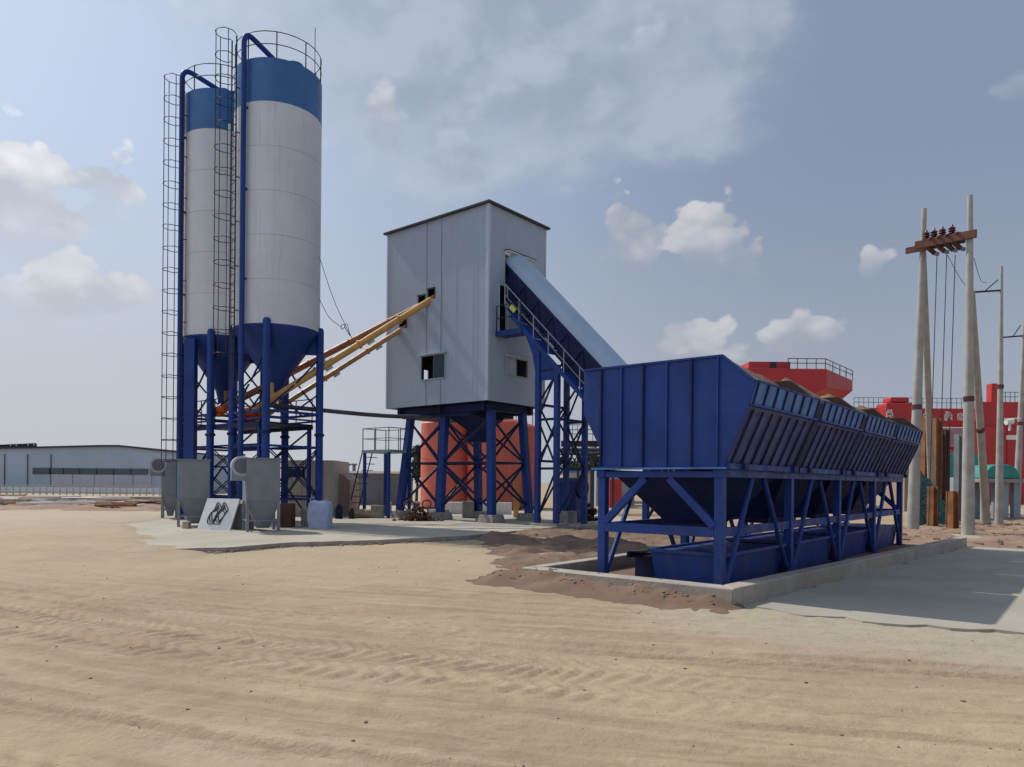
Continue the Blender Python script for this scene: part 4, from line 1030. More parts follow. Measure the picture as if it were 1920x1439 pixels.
# ------------------------------------------------------------------ pipe rack right of the tower
rk = thing('pipe_rack', 'dark steel pipe rack with railings beyond the conveyor tower', 'pipe rack', P(1100, 905, 40)-Z*EYE, 0)
def RP(px, py, Y=40): return P(px, py, Y)
b = MB()
for Y in (40, 42):
    for py in (845, 852, 836): b.beam(RP(1052, py, Y), RP(1175, py, Y), .09, .12)
b.split('beam', M_iron, rk)
for py in (842, 848, 833, 829): MB().tube([RP(1052, py, 41), RP(1175, py, 41)], .07, 8).build('pipe', M_rustd if py % 2 else M_grey, rk)
for px in (1084, 1111, 1150):
    for Y in (40, 42): q = RP(px, 850, Y); MB().beam(Vector((q.x, Y, 0)), q, .16 if px == 1111 else .1).build('post', M_iron, rk)
b = MB()
for py in (797, 806, 814): b.tube([RP(1064, py), RP(1175, py)], .02, 5); b.tube([RP(1064, py, 42), RP(1175, py, 42)], .02, 5)
for i in range(12): px = 1064+i*9.5; b.tube([RP(px, 797), RP(px, 836)], .018, 5); b.tube([RP(px, 797, 42), RP(px, 836, 42)], .018, 5)
b.build('railing', M_iron, rk)
b = MB()
for px in (1070, 1090, 1118, 1135): b.beam(RP(px, 850), RP(px+14, 880), .06); b.beam(RP(px+14, 850), RP(px, 880), .05)
b.split('brace', M_iron, rk)
cabin(1058, 1180, 886, 62, 8, M_beige, 'blue_roofed_shed', 'pale shed with bright blue roof behind the pipe rack', 'shed', roofm=M_bluer)
cabin(1118, 1190, 884, 54, 4, M_cab, 'grey_cabin', 'plain grey cabin beside the pipe rack posts', 'cabin')
cabin(1143, 1166, 899, 50, 3, M_red, 'red_container', 'red steel container seen behind the left bin leg', 'container')

# ------------------------------------------------------------------ warehouse on the left
YW = 85; wh = thing('warehouse', 'long low blue grey warehouse with strip window across the yard', 'warehouse', P(120, 905, YW)-Z*EYE, 0)
prof = [(-260, 846), (0, 842), (68, 841), (190, 838), (225, 838), (300, 846), (345, 850)]
fr = [P(px, py, YW) for px, py in prof]; x0, x1 = fr[0].x, fr[-1].x
MB().prism([Vector((x0, YW, 0))]+[Vector((x1, YW, 0))]+[Vector((p.x, YW, p.z)) for p in fr[::-1]], Vector((0, 25, 0))).build('wall', M_shed, wh)
b = MB()
for p, q in zip(fr[:-1], fr[1:]): b.prism([p+Vector((0, -.3, .002)), q+Vector((0, -.3, .002)), q+Vector((0, -.3, .2)), p+Vector((0, -.3, .2))], Vector((0, 25.6, 0)))
b.build('roof', M_iron, wh)
zt, zb = P(100, 878, YW).z, P(100, 889.5, YW).z; xa, xb = P(62, 880, YW).x, P(278, 880, YW).x
w_ = MB().box(Vector(((xa+xb)/2, YW-.05, (zt+zb)/2)), Vector(((xb-xa)/2, 0, 0)), Vector((0, .06, 0)), Z*((zt-zb)/2)).build('window', M_glass, wh)
b = MB()
for px in (94, 120, 150, 182, 214, 246): x = P(px, 880, YW).x; b.box(Vector((x, YW-.13, (zt+zb)/2)), Vector((.05, 0, 0)), Vector((0, .03, 0)), Z*((zt-zb)/2))
b.build('mullion', M_iron, w_)
xs = [P(px, 900, YW).x for px in (96, 137, 178, 214, 250, 285)]
for i in range(5): MB().box(Vector(((xs[i]+xs[i+1])/2, YW-.04, (zb+.6)/2+.15)), Vector(((xs[i+1]-xs[i])/2-.05, 0, 0)), Vector((0, .04, 0)), Z*((zb-.6)/2)).build('lower_panel', M_shedl, wh)
MB().box(Vector(((x0+x1)/2, YW-.12, .35)), Vector(((x1-x0)/2, 0, 0)), Vector((0, .1, 0)), Z*.35).build('plinth', M_wht, wh)
for px in (9, 52, 96): x = P(px, 880, YW).x; MB().box(Vector((x, YW-.06, 2.3)), Vector((.04, 0, 0)), Vector((0, .05, 0)), Z*2.2).build('downpipe', M_shedd, wh)
# roof-top lattice sign frame seen from behind
sf = thing('roof_sign_frame', 'black lattice sign frame on the warehouse roof at left', 'sign frame', P(20, 842, YW+1), 0)
b = MB(); a, c_ = P(-60, 843, YW+1), P(67, 841, YW+1); tp = P(67, 832, YW+1)-c_
b.beam(a, c_, .12); b.beam(a+tp*.6, c_+tp, .1)
for i in range(24):
    p = a.lerp(c_, i/23); q = a.lerp(c_, min(1, (i+1)/23)); hgt = tp*(.6+.4*i/23); b.beam(p, p+hgt, .22 if i % 3 == 0 else .12); b.beam(p, q+hgt, .12)
    if i % 2: b.beam(p+hgt, q, .18)
b.build('lattice', M_iron, sf)
# fence and stored goods in front of the warehouse
fn_ = thing('yard_fence', 'long low grey fence of posts and rails before the warehouse', 'fence', P(150, 905, 72)-Z*EYE, 0)
b = MB(); xa, xb = P(-200, 905, 72).x, P(300, 905, 72).x
for z in (.35, 1.0): b.beam(Vector((xa, 72, z)), Vector((xb, 72, z)), .06, .08)
b.split('rail', M_beige, fn_)
for i in range(41): x = xa+(xb-xa)*i/40; MB().box(Vector((x, 72, .55)), Vector((.05, 0, 0)), Vector((0, .05, 0)), Z*.5).build('post', M_beige, fn_)
labs = ['white block stack far left before the fence', 'grey pipe bundle before the fence', 'orange brown steel stack before the warehouse', 'long pale covered stack in the middle of the far yard', 'dark curved mound of pipes near the narrow hopper', 'brown plank pile farthest right in the far yard']
for i, (px0, px1, py0, py1, Y, mt) in enumerate(((0, 50, 941, 955, 52, M_wht), (12, 52, 949, 962, 46, M_rustd), (52, 92, 945, 962, 48, M_rust), (96, 200, 944, 952, 52, M_beige), (255, 300, 934, 950, 50, M_black), (222, 300, 948, 962, 46, M_pink))):
    a = P(px0, 905, Y); c_ = P(px1, 905, Y); z1 = max(.35, P(px0, py0, Y).z); n_ = 6; s = thing('stored_stack', labs[i], 'stack', Vector(((a.x+c_.x)/2, Y, 0)), 0)
    b = MB()
    for k in range(n_):
        z = z1*(k+.5)/n_; sft = random.uniform(-.4, .4); b.box(Vector(((a.x+c_.x)/2+sft, Y+random.uniform(-.3, .3), z)), Vector(((c_.x-a.x)/2*(1-.08*k*random.random()), random.uniform(-.3, .3), 0)), Vector((0, .8, 0)), Z*(z1/n_*.42))
    b.build('stack', mt, s, .02)
for i in range(26):
    px = random.uniform(-10, 298); Y = random.uniform(40, 56); p = P(px, 905, Y); b = MB(); a = random.uniform(-.5, .5)
    L = random.uniform(.8, 2.6); d = Vector((math.cos(a), math.sin(a), 0)); z = max(0, debris_left(p.x, Y))
    b.beam(Vector((p.x, Y, z+.15))-d*L, Vector((p.x, Y, z+.2))+d*L, .28, .12)
    o = b.build('plank', random.choice([M_wood, M_beige, M_pink, M_wht, M_rust]), None, .01, world=base((p.x, Y, 0))); tag(o, 'weathered plank strewn over the debris before the warehouse', 'plank', 'planks strewn in the far yard')

# ------------------------------------------------------------------ trees
def tree(px, Y, h, w, label):
    c = P(px, 905, Y); c = Vector((c.x, Y, 0)); t = thing('tree', label, 'tree', c, 0, 'trees in the far background')
    b = MB(); b.tube([c, c+Z*h*.45+Vector((.1, 0, 0)), c+Z*h*.8], .14, 8, r2=.04)
    lobes = []
    for i in range(9):
        a = random.uniform(0, 6.28); rr = w*.5*random.uniform(.3, .9); q = c+Vector((rr*math.cos(a), rr*math.sin(a), h*random.uniform(.45, .9))); lobes.append((q, w*random.uniform(.16, .3))); b.tube([c+Z*h*.4, q], .05, 5, r2=.015)
    b.build('trunk', M_bark, t)
    b = MB()
    for q, r in lobes:
        for i in range(240):
            d = Vector((random.gauss(0, 1), random.gauss(0, 1), random.gauss(0, .8))).normalized()*r*random.random()**.4; p = q+d
            x = Vector((random.gauss(0, 1), random.gauss(0, 1), random.gauss(0, 1))).normalized(); y = x.cross(Vector((random.random(), random.random(), random.random()))).normalized(); s = random.uniform(.07, .16)
            b.add([p-x*s-y*s*.6, p+x*s-y*s*.6, p+x*s*.8+y*s*.6, p-x*s*.8+y*s*.6], [(0, 1, 2, 3)])
    b.build('crown', M_leaf, t, smooth=False)
tree(1082, 75, 5.2, 5, 'dark green tree behind the pipe rack, left of its thick post')
tree(1112, 72, 4.6, 4, 'dark green tree behind the pipe rack, right of its thick post')
tree(781, 62, 4.8, 3.6, 'small dark tree left of the red tanks')

# ------------------------------------------------------------------ poles on the right
def pole(px0, py0, px1, py1, Y, r0, r1, label, name='utility_pole', Y0=None, cat='pole', collar=None, group='concrete utility poles'):
    bot = G(px1, py1); 
    if Y: bot = Vector((P(px1, 905, Y).x, Y, 0))
    top = P(px0, py0, Y0 or bot.y); t = thing(name, label, cat, bot, 0, group)
    MB().tube([bot-Z*.05, bot.lerp(top, .5), top], r0, 20, r2=r1).build('shaft', M_conc, t)
    if collar:
        k = collar; c = bot.lerp(top, k); rr = r0+(r1-r0)*k; d = (top-bot).normalized(); MB().tube([c-d*.09, c+d*.09], rr+.015, 20).build('collar', M_insul, t)
        MB().box(c+Vector((.0, -rr-.03, 0)), Vector((.05, 0, 0)), Vector((0, .03, 0)), Z*.05).build('clamp', M_insul, t)
    return t, bot, top
pl1, b1, t1 = pole(1819, 367, 1815, 1003, None, .215, .085, 'tallest round concrete pole of the twin pole frame, at its right side', collar=.40)
pl2, b2, t2 = pole(1733, 392, 1711, 997, None, .215, .085, 'round concrete pole at the left side of the twin pole frame', collar=.385)
pl3, b3, t3 = pole(1822, 545, 1850, 985, None, .17, .10, 'leaning concrete stay pole on the right of the frame', Y0=b1.y+.35, collar=.46)
pl4, b4, t4 = pole(1731, 470, 1749, 978, None, .17, .10, 'leaning concrete stay pole on the left of the frame', Y0=b2.y+.35)
pl5, b5, t5 = pole(1878, 500, 1873, 985, None, .17, .055, 'slender concrete pole with thin bracket arm, right of the twin frame', collar=.535)
pl6, b6, t6 = pole(1921, 600, 1905, 974, None, .19, .06, 'slender concrete pole cut by the right photo edge', collar=.48)
# crossarm with insulators
ca = thing('crossarm', 'rust brown double crossarm carrying insulators between the two tall poles', 'crossarm', P(1775, 452, b1.y), 0)
A1, A2 = P(1716, 461, b2.y-.25), P(1831, 438, b1.y-.3); dd = (A2-A1).normalized(); zz = dd.cross(Vector((0, 1, 0))).normalized(); zz = zz if zz.z > 0 else -zz
MB().beam(A1, A2, .12, .28).build('beam', M_arm, ca, .01)
MB().beam(A1+Vector((0, .62, 0)), A2+Vector((0, .62, 0)), .12, .22).build('beam', M_arm, ca, .01)
for i, px in enumerate((1747, 1762, 1778, 1796)):
    k = (px-1716)/(1831-1716); q = A1.lerp(A2, k)+Vector((0, .3, .1)); b = MB()
    b.lathe(q, [(.035, 0), (.035, .12), (.12, .14), (.08, .2), (.13, .22), (.08, .29), (.13, .31), (.05, .38), (.03, .46)], 14); b.build('insulator', M_insul, ca)
    MB().box(q+Z*.03, Vector((.09, 0, 0)), Vector((0, .4, 0)), Z*.03).build('mount', M_rustd, ca)
for i, px in enumerate((1757, 1776, 1792, 1806)):
    k = (px-1716)/(1831-1716); q = A1.lerp(A2, k)+Vector((0, .3, -.13)); MB().beam(q+Vector((-.22, 0, .08)), q+Vector((.14, 0, -.22)), .13, .11).build('arm', M_rustd, ca); MB().tube([q+Vector((.10, -.1, -.26)), q+Vector((.2, -.1, -.26))], .07, 12).build('fuse', M_grey, ca)
# down leads
for i, (px, lab) in enumerate(((1757, 'leftmost of the three down wires under the crossarm'), (1775, 'middle one of the three down wires under the crossarm'), (1791, 'rightmost of the three down wires under the crossarm'))):
    a = P(px, 478, 26.3); c_ = Vector((a.x-.08, a.y+.25, .25)); o = MB().tube([a, a.lerp(c_, .5)+Vector((.0, 0, 0)), c_], .014, 6).build('down_wire', M_iron, world=base(a)); tag(o, lab, 'wire')
for i, (p, q, lab) in enumerate(((P(1776, 478, 26.5), P(1834, 548, b5.y), 'slack overhead wire from the crossarm to the slender pole bracket'), (P(1826, 484, 26), P(1850, 530, b5.y), 'short overhead wire reaching from the tallest pole to the slender pole'))):
    m = (p+q)/2-Z*.35; o = MB().tube(spline([p, m, q], 8), .011, 5).build('overhead_wire', M_iron, world=base(p)); tag(o, lab, 'wire')
for t, bt, y0, px0, pxc in ((pl5, b5, 545, 1828, 1877), (pl6, b6, 630, 1880, 1920)):
    b = MB(); a = P(px0, y0+3, bt.y); c_ = P(pxc, y0, bt.y); b.beam(a, c_, .07, .07); b.beam(P(px0+20, y0, bt.y), P(pxc-6, y0-20, bt.y), .04, .04); b.build('bracket_arm', M_iron, t)
# lamp-like arm on slender pole
b = MB(); a = P(1884, 786, b5.y+.3); b.tube([a, P(1914, 785, b5.y+.3)], .03, 8); b.tube([P(1893, 786, b5.y+.3), P(1893, 808, b5.y+.3)], .05, 8); b.tube([P(1886, 792, b5.y+.3), P(1899, 790, b5.y+.3)], .13, 12); b.build('floodlight', M_wht, pl5)

# ------------------------------------------------------------------ rusty steel piles
def pile(px0, px1, py0, Y, mat, label, h=None):
    a = P(px0, py0, Y); c_ = P(px1, py0, Y); x = (a.x+c_.x)/2; w = (c_.x-a.x)/2; z1 = a.z
    b = MB(); cc = Vector((x, Y, z1/2)); ang = R(random.uniform(10, 30)); xx = Vector((math.cos(ang), math.sin(ang), 0)); yy = Vector((-xx.y, xx.x, 0)); w *= .85
    for s in (-1, 1): b.box(cc+xx*s*(w-.02), xx*.02, yy*w*.85, Z*z1/2)
    b.box(cc, xx*(w-.042), yy*.018, Z*(z1/2-.004)); o = b.build('steel_pile', mat, world=base((x, Y, 0))); tag(o, label, 'steel pile', 'rusty steel piles by the poles')
pile(1722, 1746, 783, 34.5, M_rust, 'wide rusty steel pile standing directly right of the left pole')
pile(1746, 1765, 785, 33.8, M_rust, 'tall orange rusty steel pile in the middle of the group')
pile(1765, 1780, 806, 34.2, M_rustd, 'tall dark brown steel pile behind the orange one')
pile(1740, 1757, 912, 29.0, M_rust, 'short rusty steel pile in front, left of the shortest pair')
pile(1776, 1796, 921, 28.0, M_rust, 'short rusty steel pile in front, right of the shortest pair')
pile(1790, 1803, 815, 35, M_grey, 'grey steel pile just left of the tallest pole')
# green netting heap
b = MB(); vs = []; n_ = 26
for j in range(n_+1):
    for i in range(n_+1):
        px = 1712+66*i/n_; t = j/n_; Y = 30.4+1.6*t; top = 2.7-2.0*(i/n_)**1.2+.3*fbm(i*.2, j*.2, 1, 3, 2)
        p = P(px, 905, Y); prof_ = math.sin(min(1, t*1.5)*math.pi/2); vs.append(Vector((p.x, Y+.25*fbm(i*.3, j*.3, 1, 3, 5), max(0, top*prof_))))
b.add(vs, [(j*(n_+1)+i, j*(n_+1)+i+1, (j+1)*(n_+1)+i+1, (j+1)*(n_+1)+i) for j in range(n_) for i in range(n_)])
o = b.build('netting_heap', M_net, world=base(P(1750, 905, 34)-Z*EYE)); tag(o, 'dark green netting draped over a heap behind the rusty piles', 'netting')
r_, x0, x1, z = cabin(1776, 1845, 852, 44, 4, M_teal, 'green_container', 'dark green container behind the tall poles', 'container')
# machine with teal canopy
mc = thing('machine_cabin', 'grey machine housing with rounded teal canopy behind the slender poles', 'machine', P(1880, 905, 36.5)-Z*EYE, 0)
a, c_ = P(1846, 905, 36), P(1914, 905, 36); z1 = P(1880, 898, 36).z; z2 = P(1880, 871, 36).z
n_ = 14; sec_ = [Vector((a.x+(c_.x-a.x)*i/n_, 36, z1+(z2-z1)*(1-abs(2*i/n_-1)**3)**.6)) for i in range(n_+1)]
MB().prism([Vector((a.x, 36, z1))]+sec_[1:-1]+[Vector((c_.x, 36, z1))], Vector((0, 2.6, 0))).build('canopy', M_teal, mc, .05)
MB().box(Vector(((a.x+c_.x)/2, 37.3, z1-.10)), Vector(((c_.x-a.x)/2+.15, 0, 0)), Vector((0, 1.45, 0)), Z*.09).build('deck_rim', M_block, mc, .01)
for x_ in (a.x+.15, (a.x+c_.x)/2, c_.x-.15): MB().box(Vector((x_, 36.2, (z1-.2)/2)), Vector((.14 if x_ != (a.x+c_.x)/2 else .34, 0, 0)), Vector((0, .15, 0)), Z*(z1-.2)/2).build('post', M_cab, mc)
MB().box(Vector(((a.x+c_.x)/2, 38.4, (z1-.2)/2)), Vector(((c_.x-a.x)/2, 0, 0)), Vector((0, .1, 0)), Z*(z1-.2)/2).build('rear_panel', M_shedd, mc)
cabin(1797, 1843, 896, 37.5, 2, M_cab, 'equipment_box', 'grey equipment box low behind the two tall right poles', 'box')
cabin(1696, 1722, 855, 48, 3, M_pink, 'pink_container', 'dull red container behind the far end of the bins', 'container')

# ------------------------------------------------------------------ red gantry cranes
def railing(mb, pts, h=1.1, n=8, r=.035):
    for a, c_ in zip(pts[:-1], pts[1:]):
        for z in (h, h*.55): mb.tube([a+Z*z, c_+Z*z], r, 5)
        for i in range(n+1): q = a.lerp(c_, i/n); mb.tube([q, q+Z*h], r, 5)
cr1 = thing('gantry_crane', 'red gantry crane beam end with railing rising just above the blue bins', 'gantry crane', P(1480, 905, 62)-Z*EYE, 0)
zT = P(1548, 692, 60).z; zM = P(1548, 735, 60).z; zBt = P(1500, 749, 60).z
def pt(px, Y, z): q = P(px, 905, Y); return Vector((q.x, Y, z))
a_, b_, c_, d_ = pt(1340, 60, 0), pt(1548, 60, 0), pt(1597, 66.4, 0), pt(1395, 66.4, 0)
def at(p, z): return Vector((p.x, p.y, z))
b2_ = pt(1505, 60.4, 0); c2_ = pt(1560, 66, 0)
zE = zT-.95
MB().loft([[at(a_, zBt), at(b2_, zBt), at(c2_, zBt), at(d_, zBt)], [at(a_, zE-.6), at(b_, zE-.6), at(c_, zE), at(d_, zE)], [at(a_, zT), at(b_, zT), at(c_, zT), at(d_, zT)]]).build('girder', M_red, cr1, .03)
MB().box(pt(1432, 62, zT+.35), Vector((1.75, 0, 0)), Vector((0, 1.2, 0)), Z*.35).build('trolley_cabin', M_red, cr1, .05)
MB().box(pt(1448, 60.75, zT+.38), Vector((.25, 0, 0)), Vector((0, .05, 0)), Z*.28).build('cabin_opening', M_dark, cr1)
b = MB(); railing(b, [pt(1476, 60.1, zT), at(b_, zT)+Vector((-.05, .1, 0)), at(c_, zT)+Vector((-.05, -.1, 0))], .85, 4); b.build('railing', M_iron, cr1)
b = MB()
for i in range(5): q = at(b_, zT).lerp(at(c_, zT), (i+.5)/5); b.box(q+Z*.42, Vector((.35, .75, 0)).normalized()*.35, Vector((.75, -.35, 0)).normalized()*.02, Z*.26)
b.build('rail_panel', M_greyl, cr1)
for px in (1400, 1450): MB().box(pt(px, 62.5, zBt/2), Vector((.5, 0, 0)), Vector((0, .6, 0)), Z*zBt/2).build('leg', M_red, cr1)
cr2 = thing('gantry_crane', 'wide red gantry crane with girder and thick leg behind the concrete poles', 'gantry crane', P(1800, 905, 72)-Z*EYE, 0)
Yc = 72; z0, z1 = P(1750, 798, Yc).z, P(1750, 766, Yc).z
p0, p1 = pt(1560, Yc, 0), pt(1990, Yc, 0)
MB().box(Vector(((p0.x+p1.x)/2, Yc+1, (z0+z1)/2)), Vector(((p1.x-p0.x)/2, 0, 0)), Vector((0, 1, 0)), Z*(z1-z0)/2).build('girder', M_red, cr2, .05)
bl = MB().box(pt(1678, Yc-1, (P(0, 752, Yc).z+P(0, 806, Yc).z)/2+.45), Vector((1.45, 0, 0)), Vector((0, 1.0, 0)), Z*1.35).build('trolley', M_red, cr2, .15)
MB().box(pt(1678, Yc-1, z1+.62), Vector((.9, 0, 0)), Vector((0, .8, 0)), Z*.25).build('winch', M_red, cr2, .1)
q0, q1 = pt(1838, Yc-1.5, 0), pt(1990, Yc-1.5, 0); zL_ = P(1870, 757, Yc).z
MB().box(Vector(((q0.x+q1.x)/2, Yc-1, (zL_+z0)/2-.3)), Vector(((q1.x-q0.x)/2, 0, 0)), Vector((0, .5, 0)), Z*((zL_-z0)/2+.3)).build('girder_cheek', M_red, cr2, .05)
MB().box(pt(1853, Yc-1, z0/2-.1), Vector((1.15, 0, 0)), Vector((0, .9, 0)), Z*(z0/2-.15)).build('leg', M_red, cr2, .05)
MB().box(pt(1905, Yc-1, z0/2-.1), Vector((1.4, 0, 0)), Vector((0, .7, 0)), Z*(z0/2-.15)).build('leg', M_red, cr2, .05)
MB().box(pt(1859, Yc-1, zL_+.9), Vector((.33, 0, 0)), Vector((0, .4, 0)), Z*.9).build('mast', M_red, cr2, .03)
b = MB(); railing(b, [pt(1600, Yc, z1), pt(1838, Yc, z1)], 1.0, 26, .025); railing(b, [pt(1866, Yc-1, zL_), pt(1990, Yc-1, zL_)], 1.0, 14, .03); b.build('railing', M_iron, cr2)
# white character signs on the girder: square white glyphs built of strokes
def glyph(parent, c, s, seed):
    rnd = random.Random(seed); b = MB(); 
    def st(x0, y0, x1, y1, w=.1): b.beam(c+Vector((x0*s, 0, y0*s)), c+Vector((x1*s, 0, y1*s)), w*s*1.3, .03, up=Vector((0, 1, 0)))
    for y in rnd.sample([-.8, -.45, -.1, .25, .6, .9], 4): st(-.75+rnd.random()*.3, y, .75-rnd.random()*.3, y, .16)
    st(rnd.choice([-.4, 0, .3]), -.9, 0, .95, .16); st(-.7, -.8, -.6, .5, .14); st(.7, -.8, .65, .4, .14); st(0, .2, rnd.choice([-.8, .8]), -.85, .12)
    b.build('sign_character', M_wht, parent)
for i, (px, s, Yg) in enumerate(((1667, .42, Yc-2.03), (1735, .42, Yc-.03), (1777, .5, Yc-.03), (1800, .42, Yc-.03), (1641, .3, Yc-.03))):
    glyph(cr2, pt(px, Yg, (z0+z1)/2+.05), s, i+3)
MB().box(pt(1896, Yc-1.73, P(0, 811, Yc).z+.25), Vector((.7, 0, 0)), Vector((0, .02, 0)), Z*.22).build('name_plate', M_wht, cr2)
wc = thing('white_clad_store', 'pale grey and red clad store under the crane girder', 'building', pt(1790, 76, 0), 0)
za = P(1790, 838, 76).z; zb_ = P(1790, 802, 76).z
MB().box(pt(1795, 78, (za+zb_)/2), Vector((3.2, 0, 0)), Vector((0, 1.5, 0)), Z*(zb_-za)/2).build('upper_wall', M_greyl, wc); MB().box(pt(1795, 78, za/2), Vector((3.2, 0, 0)), Vector((0, 1.5, 0)), Z*za/2).build('lower_wall', M_red, wc)
for i, px in enumerate((1781, 1788)): glyph(wc, pt(px, 76.45, za-.6), .3, i+20)

# ------------------------------------------------------------------ world, sun, camera
SUN = Vector((-.81, .586, 0)).normalized(); EL = R(48)
w = bpy.data.worlds.new('World'); scene.world = w; w.use_nodes = True; t = w.node_tree; t.nodes.clear(); n = N(t)
out = n.new('ShaderNodeOutputWorld'); bg = n.new('ShaderNodeBackground'); n.link(bg.outputs[0], out.inputs[0])
sky = n.new('ShaderNodeTexSky'); sky.sky_type = 'NISHITA'; sky.sun_disc = False; sky.sun_elevation = EL
sky.sun_rotation = math.atan2(SUN.x, SUN.y); sky.air_density = 1.0; sky.dust_density = 3.0; sky.ozone_density = 1.5
SKY_STR = .075
tc = n.new('ShaderNodeTexCoord').outputs['Generated']; sx = n.new('ShaderNodeSeparateXYZ'); n.link(tc, sx.inputs[0])
az = n.math('ARCTAN2', sx.outputs[0], sx.outputs[1]); el = n.math('ARCSINE', sx.outputs[2])
K_ = 1/SKY_STR
def cc4(c): return (c[0]*K_, c[1]*K_, c[2]*K_, 1)
def lin(r, g, b_): return tuple((x/255/12.92 if x/255 <= .04045 else ((x/255+.055)/1.055)**2.4) for x in (r, g, b_))
base_c = sky.outputs[0]
# thin grey-blue veil over the whole sky, denser low down
veil = n.mix(n.ramp(az, -.75, .45), cc4(lin(192, 209, 234)), cc4(lin(134, 149, 173)))
c = n.mix(.86, base_c, veil)
c = n.mix(n.ramp(el, .02, .42, .92, 0.0), c, n.mix(n.ramp(az, -.45, .5), cc4(lin(188, 190, 195)), cc4(lin(158, 166, 178))))
cv = n.new('ShaderNodeCombineXYZ'); n.link(az, cv.inputs[0]); n.link(n.math('MULTIPLY', el, 1.5), cv.inputs[1])
pc_ = cv.outputs[0]
nz = n.noise(pc_, 5.0, 7, .52, .1)
off = n.new('ShaderNodeVectorMath'); off.operation = 'ADD'; n.link(pc_, off.inputs[0]); off.inputs[1].default_value = (-.03, .035, 0)
nz2 = n.noise(off.outputs[0], 5.0, 7, .52, .1)
nzf = n.noise(pc_, 15.0, 7, .55, .1)
def blob(px, py, rx, ry):
    a = math.atan((px-CX)/F); e = math.atan((CY-py)/F*math.cos(a)); ra = rx/F*math.cos(a)**2; re = ry/F*math.cos(a)
    dx = n.math('DIVIDE', n.math('SUBTRACT', az, a), ra); dy = n.math('DIVIDE', n.math('SUBTRACT', el, e), re)
    dyb = n.math('MULTIPLY', n.math('MINIMUM', dy, 0.0), -.0)
    return n.math('SUBTRACT', 1.0, n.math('SQRT', n.math('ADD', n.math('MULTIPLY', dx, dx), n.math('MULTIPLY', dy, dy))))
def field(bl):
    f = None
    for q in bl:
        g = blob(*q); f = g if f is None else n.math('SMOOTH_MAX', f, g, .25)
    return f
# high grey cloud mass
fm = field([(900, 20, 560, 190), (1090, 170, 300, 130), (800, 130, 260, 200), (860, 310, 110, 60)])
fmn = n.math('ADD', fm, n.math('ADD', n.math('MULTIPLY', n.math('SUBTRACT', nz, .5), 1.5), n.math('MULTIPLY', n.math('SUBTRACT', nzf, .5), .5)))
m1 = n.ramp(fmn, -.25, .75)
shade1 = n.ramp(n.math('SUBTRACT', nz, nz2), -.10, .12)
col1 = n.mix(shade1, cc4(lin(150, 163, 180)), cc4(lin(176, 185, 198)))
c = n.mix(n.math('MULTIPLY', m1, .8), c, col1)
rim = n.math('MULTIPLY', n.ramp(m1, .0, .5), n.ramp(m1, .98, .5)); c = n.mix(n.math('MULTIPLY', rim, .22), c, cc4(lin(200, 206, 216)))
# cumulus heads: billowy crisp tops, bases that melt into the haze
def vor(scale):
    v = n.new('ShaderNodeTexVoronoi'); v.feature = 'SMOOTH_F1'; v.inputs['Scale'].default_value = scale; v.inputs['Smoothness'].default_value = .35
    wv = n.new('ShaderNodeVectorMath'); wv.operation = 'MULTIPLY_ADD'; n.link(nzc, wv.inputs[0]); wv.inputs[1].default_value = (.05, .05, 0); n.link(pc_, wv.inputs[2])
    n.link(wv.outputs[0], v.inputs['Vector']); return v.outputs['Distance']
tnz = n.new('ShaderNodeTexNoise'); tnz.inputs['Scale'].default_value = 11; tnz.inputs['Detail'].default_value = 4; n.link(pc_, tnz.inputs['Vector']); nzc = tnz.outputs['Color']
bil = n.math('ADD', n.math('MULTIPLY', vor(16), -.9), n.math('MULTIPLY', vor(38), -.5))
tex = n.math('ADD', n.math('ADD', n.math('MULTIPLY', bil, .85), .5), n.math('MULTIPLY', n.math('SUBTRACT', nzf, .5), 1.1))
texs = n.math('ADD', n.math('MULTIPLY', bil, .6), n.math('MULTIPLY', n.math('SUBTRACT', nz, nz2), 1.6))
def cumulus(c, px, py, rx, ry, amt, bright, dark, edge=.16, base_=-.95):
    a = math.atan((px-CX)/F); e = math.atan((CY-py)/F*math.cos(a)); ra = rx/F*math.cos(a)**2; re = ry/F*math.cos(a)
    dx = n.math('DIVIDE', n.math('SUBTRACT', az, a), ra); dy = n.math('DIVIDE', n.math('SUBTRACT', el, e), re)
    f00 = n.math('SUBTRACT', 1.0, n.math('SQRT', n.math('ADD', n.math('MULTIPLY', dx, dx), n.math('MULTIPLY', dy, dy))))
    f = n.math('ADD', f00, tex)
    m = n.math('MULTIPLY', n.math('MULTIPLY', n.ramp(f, .25, .25+edge), n.ramp(f00, .06, .32)), n.ramp(n.math('ADD', dy, n.math('MULTIPLY', tex, .4)), base_, .35))
    lit = n.ramp(n.math('ADD', n.math('ADD', n.math('MULTIPLY', dy, .55), .45), texs), -.15, .75)
    return n.mix(n.math('MULTIPLY', m, amt), c, n.mix(lit, cc4(lin(*dark)), cc4(lin(*bright))))
W1, G1 = (232, 233, 238), (182, 188, 197)
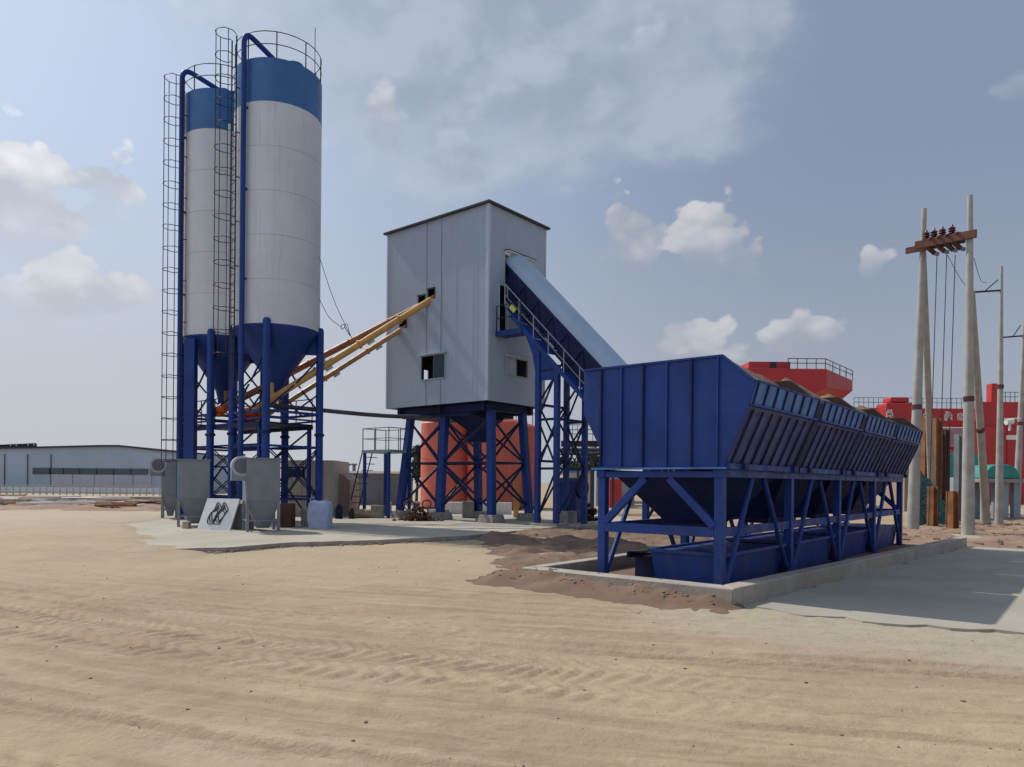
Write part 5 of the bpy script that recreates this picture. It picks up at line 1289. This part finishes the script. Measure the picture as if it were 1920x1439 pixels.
for q in ((10, 400, 210, 200, 1.0, W1, G1, .12, -.7), (195, 375, 100, 145, .95, W1, G1, .12, -.6), (60, 570, 150, 80, .5, W1, G1), (165, 560, 165, 110, .85, (215, 217, 222), (180, 186, 194))): c = cumulus(c, *q)
W2, G2 = (212, 210, 212), (152, 161, 174)
for q in ((1190, 455, 95, 150, .75, W2, G2), (1330, 470, 150, 130, .8, W2, G2), (1290, 680, 160, 140, .7, W2, G2), (1510, 640, 130, 110, .7, W2, G2), (1632, 500, 60, 65, .6, W2, G2)): c = cumulus(c, *q)
W3, G3 = (196, 203, 214), (160, 170, 185)
for q in ((1225, 120, 130, 90, .6, W3, G3, .35), (712, 245, 75, 90, .7, (212, 212, 215), G3, .35), (870, 300, 110, 60, .5, W3, G3, .35), (400, 10, 120, 75, .75, (225, 230, 238), (190, 200, 215), .3), (660, 0, 130, 45, .65, (215, 220, 228), G3, .3), (1120, 0, 110, 35, .7, (215, 220, 228), G3, .3), (1900, 160, 70, 60, .4, W3, G3, .4)): c = cumulus(c, *q)
n.link(c, bg.inputs[0]); bg.inputs[1].default_value = SKY_STR
sl = bpy.data.lights.new('sun', 'SUN'); sl.energy = 3.4; sl.angle = R(.6); sl.color = (1, .95, .87)
so = bpy.data.objects.new('sun', sl); COL.objects.link(so)
sd = Vector((SUN.x*math.cos(EL), SUN.y*math.cos(EL), math.sin(EL)))
so.rotation_euler = sd.to_track_quat('Z', 'Y').to_euler(); so.location = sd*60
cam = bpy.data.cameras.new('camera'); co_ = bpy.data.objects.new('camera', cam); COL.objects.link(co_)
cam.sensor_width = 36; cam.sensor_fit = 'HORIZONTAL'; cam.lens = F/1920*36; cam.shift_y = (CY-719.5)/1920; cam.clip_end = 8000; cam.clip_start = .1
co_.matrix_world = Matrix.Translation((0, 0, EYE)) @ Matrix.Rotation(R(90), 4, 'X') @ Matrix.Rotation(ROLL, 4, 'Z')
scene.camera = co_
scene.view_settings.view_transform = 'Standard'; scene.view_settings.look = 'None'; scene.view_settings.exposure = 0.1; scene.view_settings.gamma = 1
